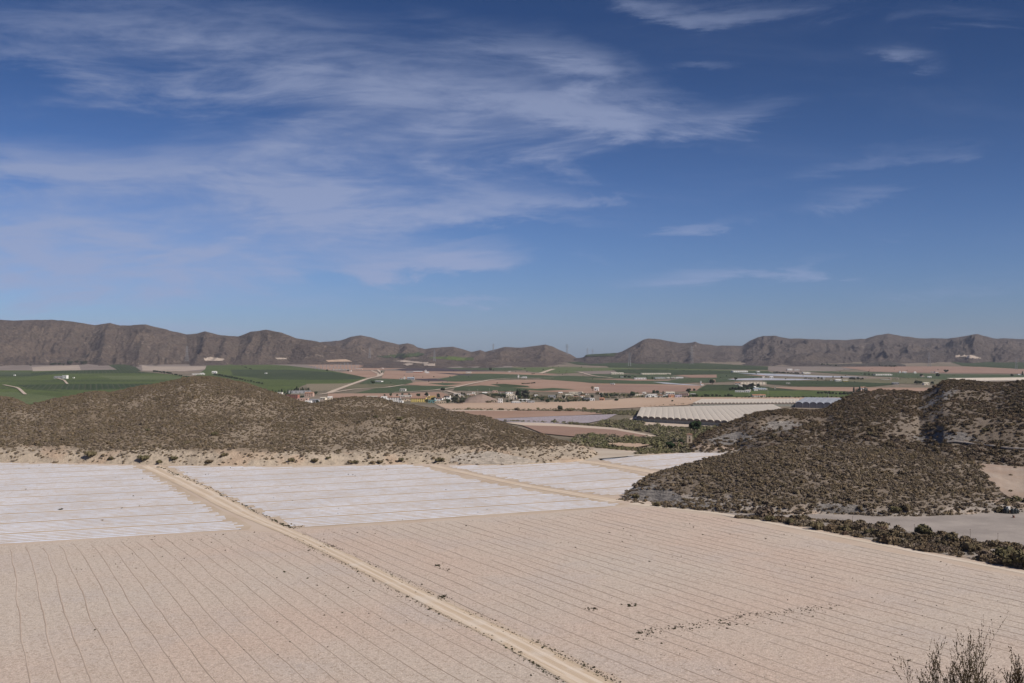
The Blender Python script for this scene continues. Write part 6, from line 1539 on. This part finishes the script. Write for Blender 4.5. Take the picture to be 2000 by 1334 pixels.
# ------------------------------------------------------------------ water tanks by the gravel yard
M_tank = mat('black_plastic', col=(.018, .022, .024), rough=.45, spec=.4)
M_teal = mat('teal_pipe', col=(.02, .07, .065), rough=.5)
p = on_ground(1975, 1003.5); 
def tank(dx, dy, r, h, label, lid=None):
    e = empty('water_tank', (p[0] + dx, p[1] + dy, p[2] + .03), random.random()); tag(e, label, 'tank')
    q = MB(); q.lathe([(r * .96, 0), (r, .08), (r, h * .2), (r * 1.03, h * .23), (r, h * .26), (r, h * .5), (r * 1.03, h * .53), (r, h * .56), (r, h * .8), (r * .93, h * .88), (r * .45, h * .97)], n=20); q.build('body', M_tank, e, True)
    q = MB(); q.lathe([(r * .42, h * .968), (r * .42, h * 1.03), (r * .25, h * 1.05)], n=14); q.build('lid', lid or M_tank, e)
    q = MB(); q.bar((r * .5, -r * .95, .18), (r * .5, -r * 1.35, .18), .06, n=8); q.build('outlet', M_teal, e)
tank(-1.3, .6, .85, 1.75, 'black round water tank at the left of the group by the yard')
tank(.2, -.4, .55, 1.7, 'black narrow tank in the middle of the group by the yard')
tank(1.25, -.2, .45, 1.7, 'black slim tank right of the middle tank')
tank(2.2, .5, .5, 1.35, 'grey black short tank at the right of the group')
e = empty('plastic_container', (p[0] - .2, p[1] + 1.5, p[2] + 1.1), .5); tag(e, 'white plastic container perched behind the black tanks', 'container')
q = MB(); q.box(-.55, .55, -.4, .4, 0, .95); q.build('body', WM['white'], e)
q = MB()
for z in (.2, .5, .8): q.box(-.58, .58, -.43, -.403, z, z + .05)
for x in (-.5, 0, .5): q.box(x - .02, x + .02, -.46, -.433, 0, .95)
q.build('cage', M_steel, e); q = MB(); q.lathe([(.15, .952), (.15, 1.05)], n=12); q.build('cap', M_tank, e)
q = MB(); q.box(-.65, .65, -.5, .5, -.14, -.003)
for x in (-.6, 0, .5): q.box(x, x + .1, -.5, .5, -1.1, -.143)
q.build('stand', M_wood, e)
p2 = on_ground(1979.5, 1011.5)
e = empty('pump', (p2[0], p2[1], p2[2] + .03), .4); tag(e, 'small rusty dark pump standing alone on the gravel yard', 'pump')
MB().box(-.45, .45, -.2, .2, 0, .12).build('skid', mat('rust', col=(.12, .045, .025), rough=.8), e)
q = MB(); q.lathe([(.2, .122), (.24, .3), (.24, .6), (.12, .75)], (.12, 0), 12); q.build('motor', plain_mat('rust_brown', (.14, .05, .03)), e)
q = MB(); q.bar((-.1, 0, .35), (-.42, 0, .35), .1, n=8); q.bar((-.36, 0, .35), (-.36, 0, .95), .07, n=8); q.build('pipe', M_tank, e)
for i, (px, py) in enumerate([(1895, 1050), (1949, 1058), (1786, 1040), (1665, 1024)]):
    q = on_ground(px, py); e = empty('fence_post', tuple(q), 0); tag(e, 'thin wooden fence post at the lower edge of the gravel yard', 'post', 'fence posts along the gravel yard')
    MB().bar((0, 0, -.2), (.03, 0, 2.4), .05, .035, 6).build('shaft', M_wood, e); MB().bar((-.18, 0, 2.2), (.2, 0, 2.25), .03, n=4).build('crosspiece', M_wood, e)

# ------------------------------------------------------------------ bare shrub in the near right corner
def bare_shrub(px0, px1, topy, Y, seed, label, n=16, lean=0.0, cat='shrub', density=1.0):
    rg = random.Random(seed)
    m = Y / F; cx = (px0 + px1) / 2; base = at_depth(cx, 1334, Y); top = at_depth(cx, topy, Y)
    vis = top[2] - base[2]; root = base[2] - 1.7
    e = empty('bare_shrub', (base[0], base[1], root), 0); tag(e, label, cat)
    H = top[2] - root; Wd = (px1 - px0) * m / 2
    st = MB(); tw = MB(); bd = MB()
    def grow(a, d, L, r, lvl):
        segs = 6 if lvl == 0 else 4; pts = [a]; dd = d.copy()
        for k in range(segs):
            dd = (dd + Vector((rg.uniform(-.13, .13), rg.uniform(-.13, .13), .07))).normalized()
            pts.append(pts[-1] + dd * L / segs)
        for k in range(segs):
            r0 = r * (1 - k / segs * .75); r1 = r * (1 - (k + 1) / segs * .75); (st if lvl == 0 else tw).bar(pts[k], pts[k + 1], r0, r1, 5 if lvl == 0 else 3)
            if lvl < 2 and (k > 0 or lvl):
                for q in range(2 if lvl == 0 else 1 + (rg.random() < .5)):
                    nd = (dd + Vector((rg.uniform(-.75, .75), rg.uniform(-.75, .75), rg.uniform(.15, .7)))).normalized()
                    grow(pts[k + 1], nd, L * rg.uniform(.26, .5) * (1 if lvl else .8), r1 * .6, lvl + 1)
            if lvl >= 1 and rg.random() < .85 * density:      # tiny dry seed heads / leaves along the twig
                for q in range(3):
                    c = pts[k + 1] - dd * rg.random() * L / segs; s_ = rg.uniform(.007, .019)
                    o1 = Vector((rg.uniform(-1, 1), rg.uniform(-1, 1), rg.uniform(-1, 1))).normalized() * s_; o2 = dd.cross(o1).normalized() * s_ * .8
                    bd.add([c, c + o1 + dd * s_ * 1.2, c + o2 + dd * s_ * 2.2, c - o1 * .6 + dd * s_], [(0, 1, 2, 3)])
    for i in range(n):
        a = rg.uniform(0, 6.28); sp_ = (i + .5) / n * 2 - 1
        d = Vector((sp_ * Wd / H * 1.15 + rg.uniform(-.07, .07), rg.uniform(-.25, .25), 1)).normalized()
        L = H * (1.0 - .38 * abs(sp_) ** 1.6) * rg.uniform(.60, .88)
        grow(Vector((sp_ * Wd * .12, rg.uniform(-.1, .1), 0)), d, L, .016, 0)
    st.build('stem', M_twig, e); tw.build('twig', M_twig, e); bd.build('dry_leaf', M_scrubd, e)
bare_shrub(1776, 1975, 1248, 20, 5, 'leafless spiky brown shrub in the bottom right corner', 24)
bare_shrub(1935, 2100, 1296, 17, 9, 'denser dark twiggy shrub cut off by the bottom right corner', 34, density=2.0)
drop_unused()
# ------------------------------------------------------------------ haze
hz_ = MB().box(-16500, 16500, -200, 12500, -32.5, 330)
o = hz_.build('haze', [D.materials.new('haze')])
hm = o.data.materials[0]; hm.use_nodes = True; t = NT(hm.node_tree)
pv = t.n('ShaderNodeVolumePrincipled'); pv.inputs['Color'].default_value = (.80, .84, 1.0, 1); pv.inputs['Density'].default_value = 0.000028; pv.inputs['Anisotropy'].default_value = .0
oo = t.n('ShaderNodeOutputMaterial'); t.l(pv.outputs[0], oo.inputs['Volume'])
tag(o, None, None, None, 'stuff')
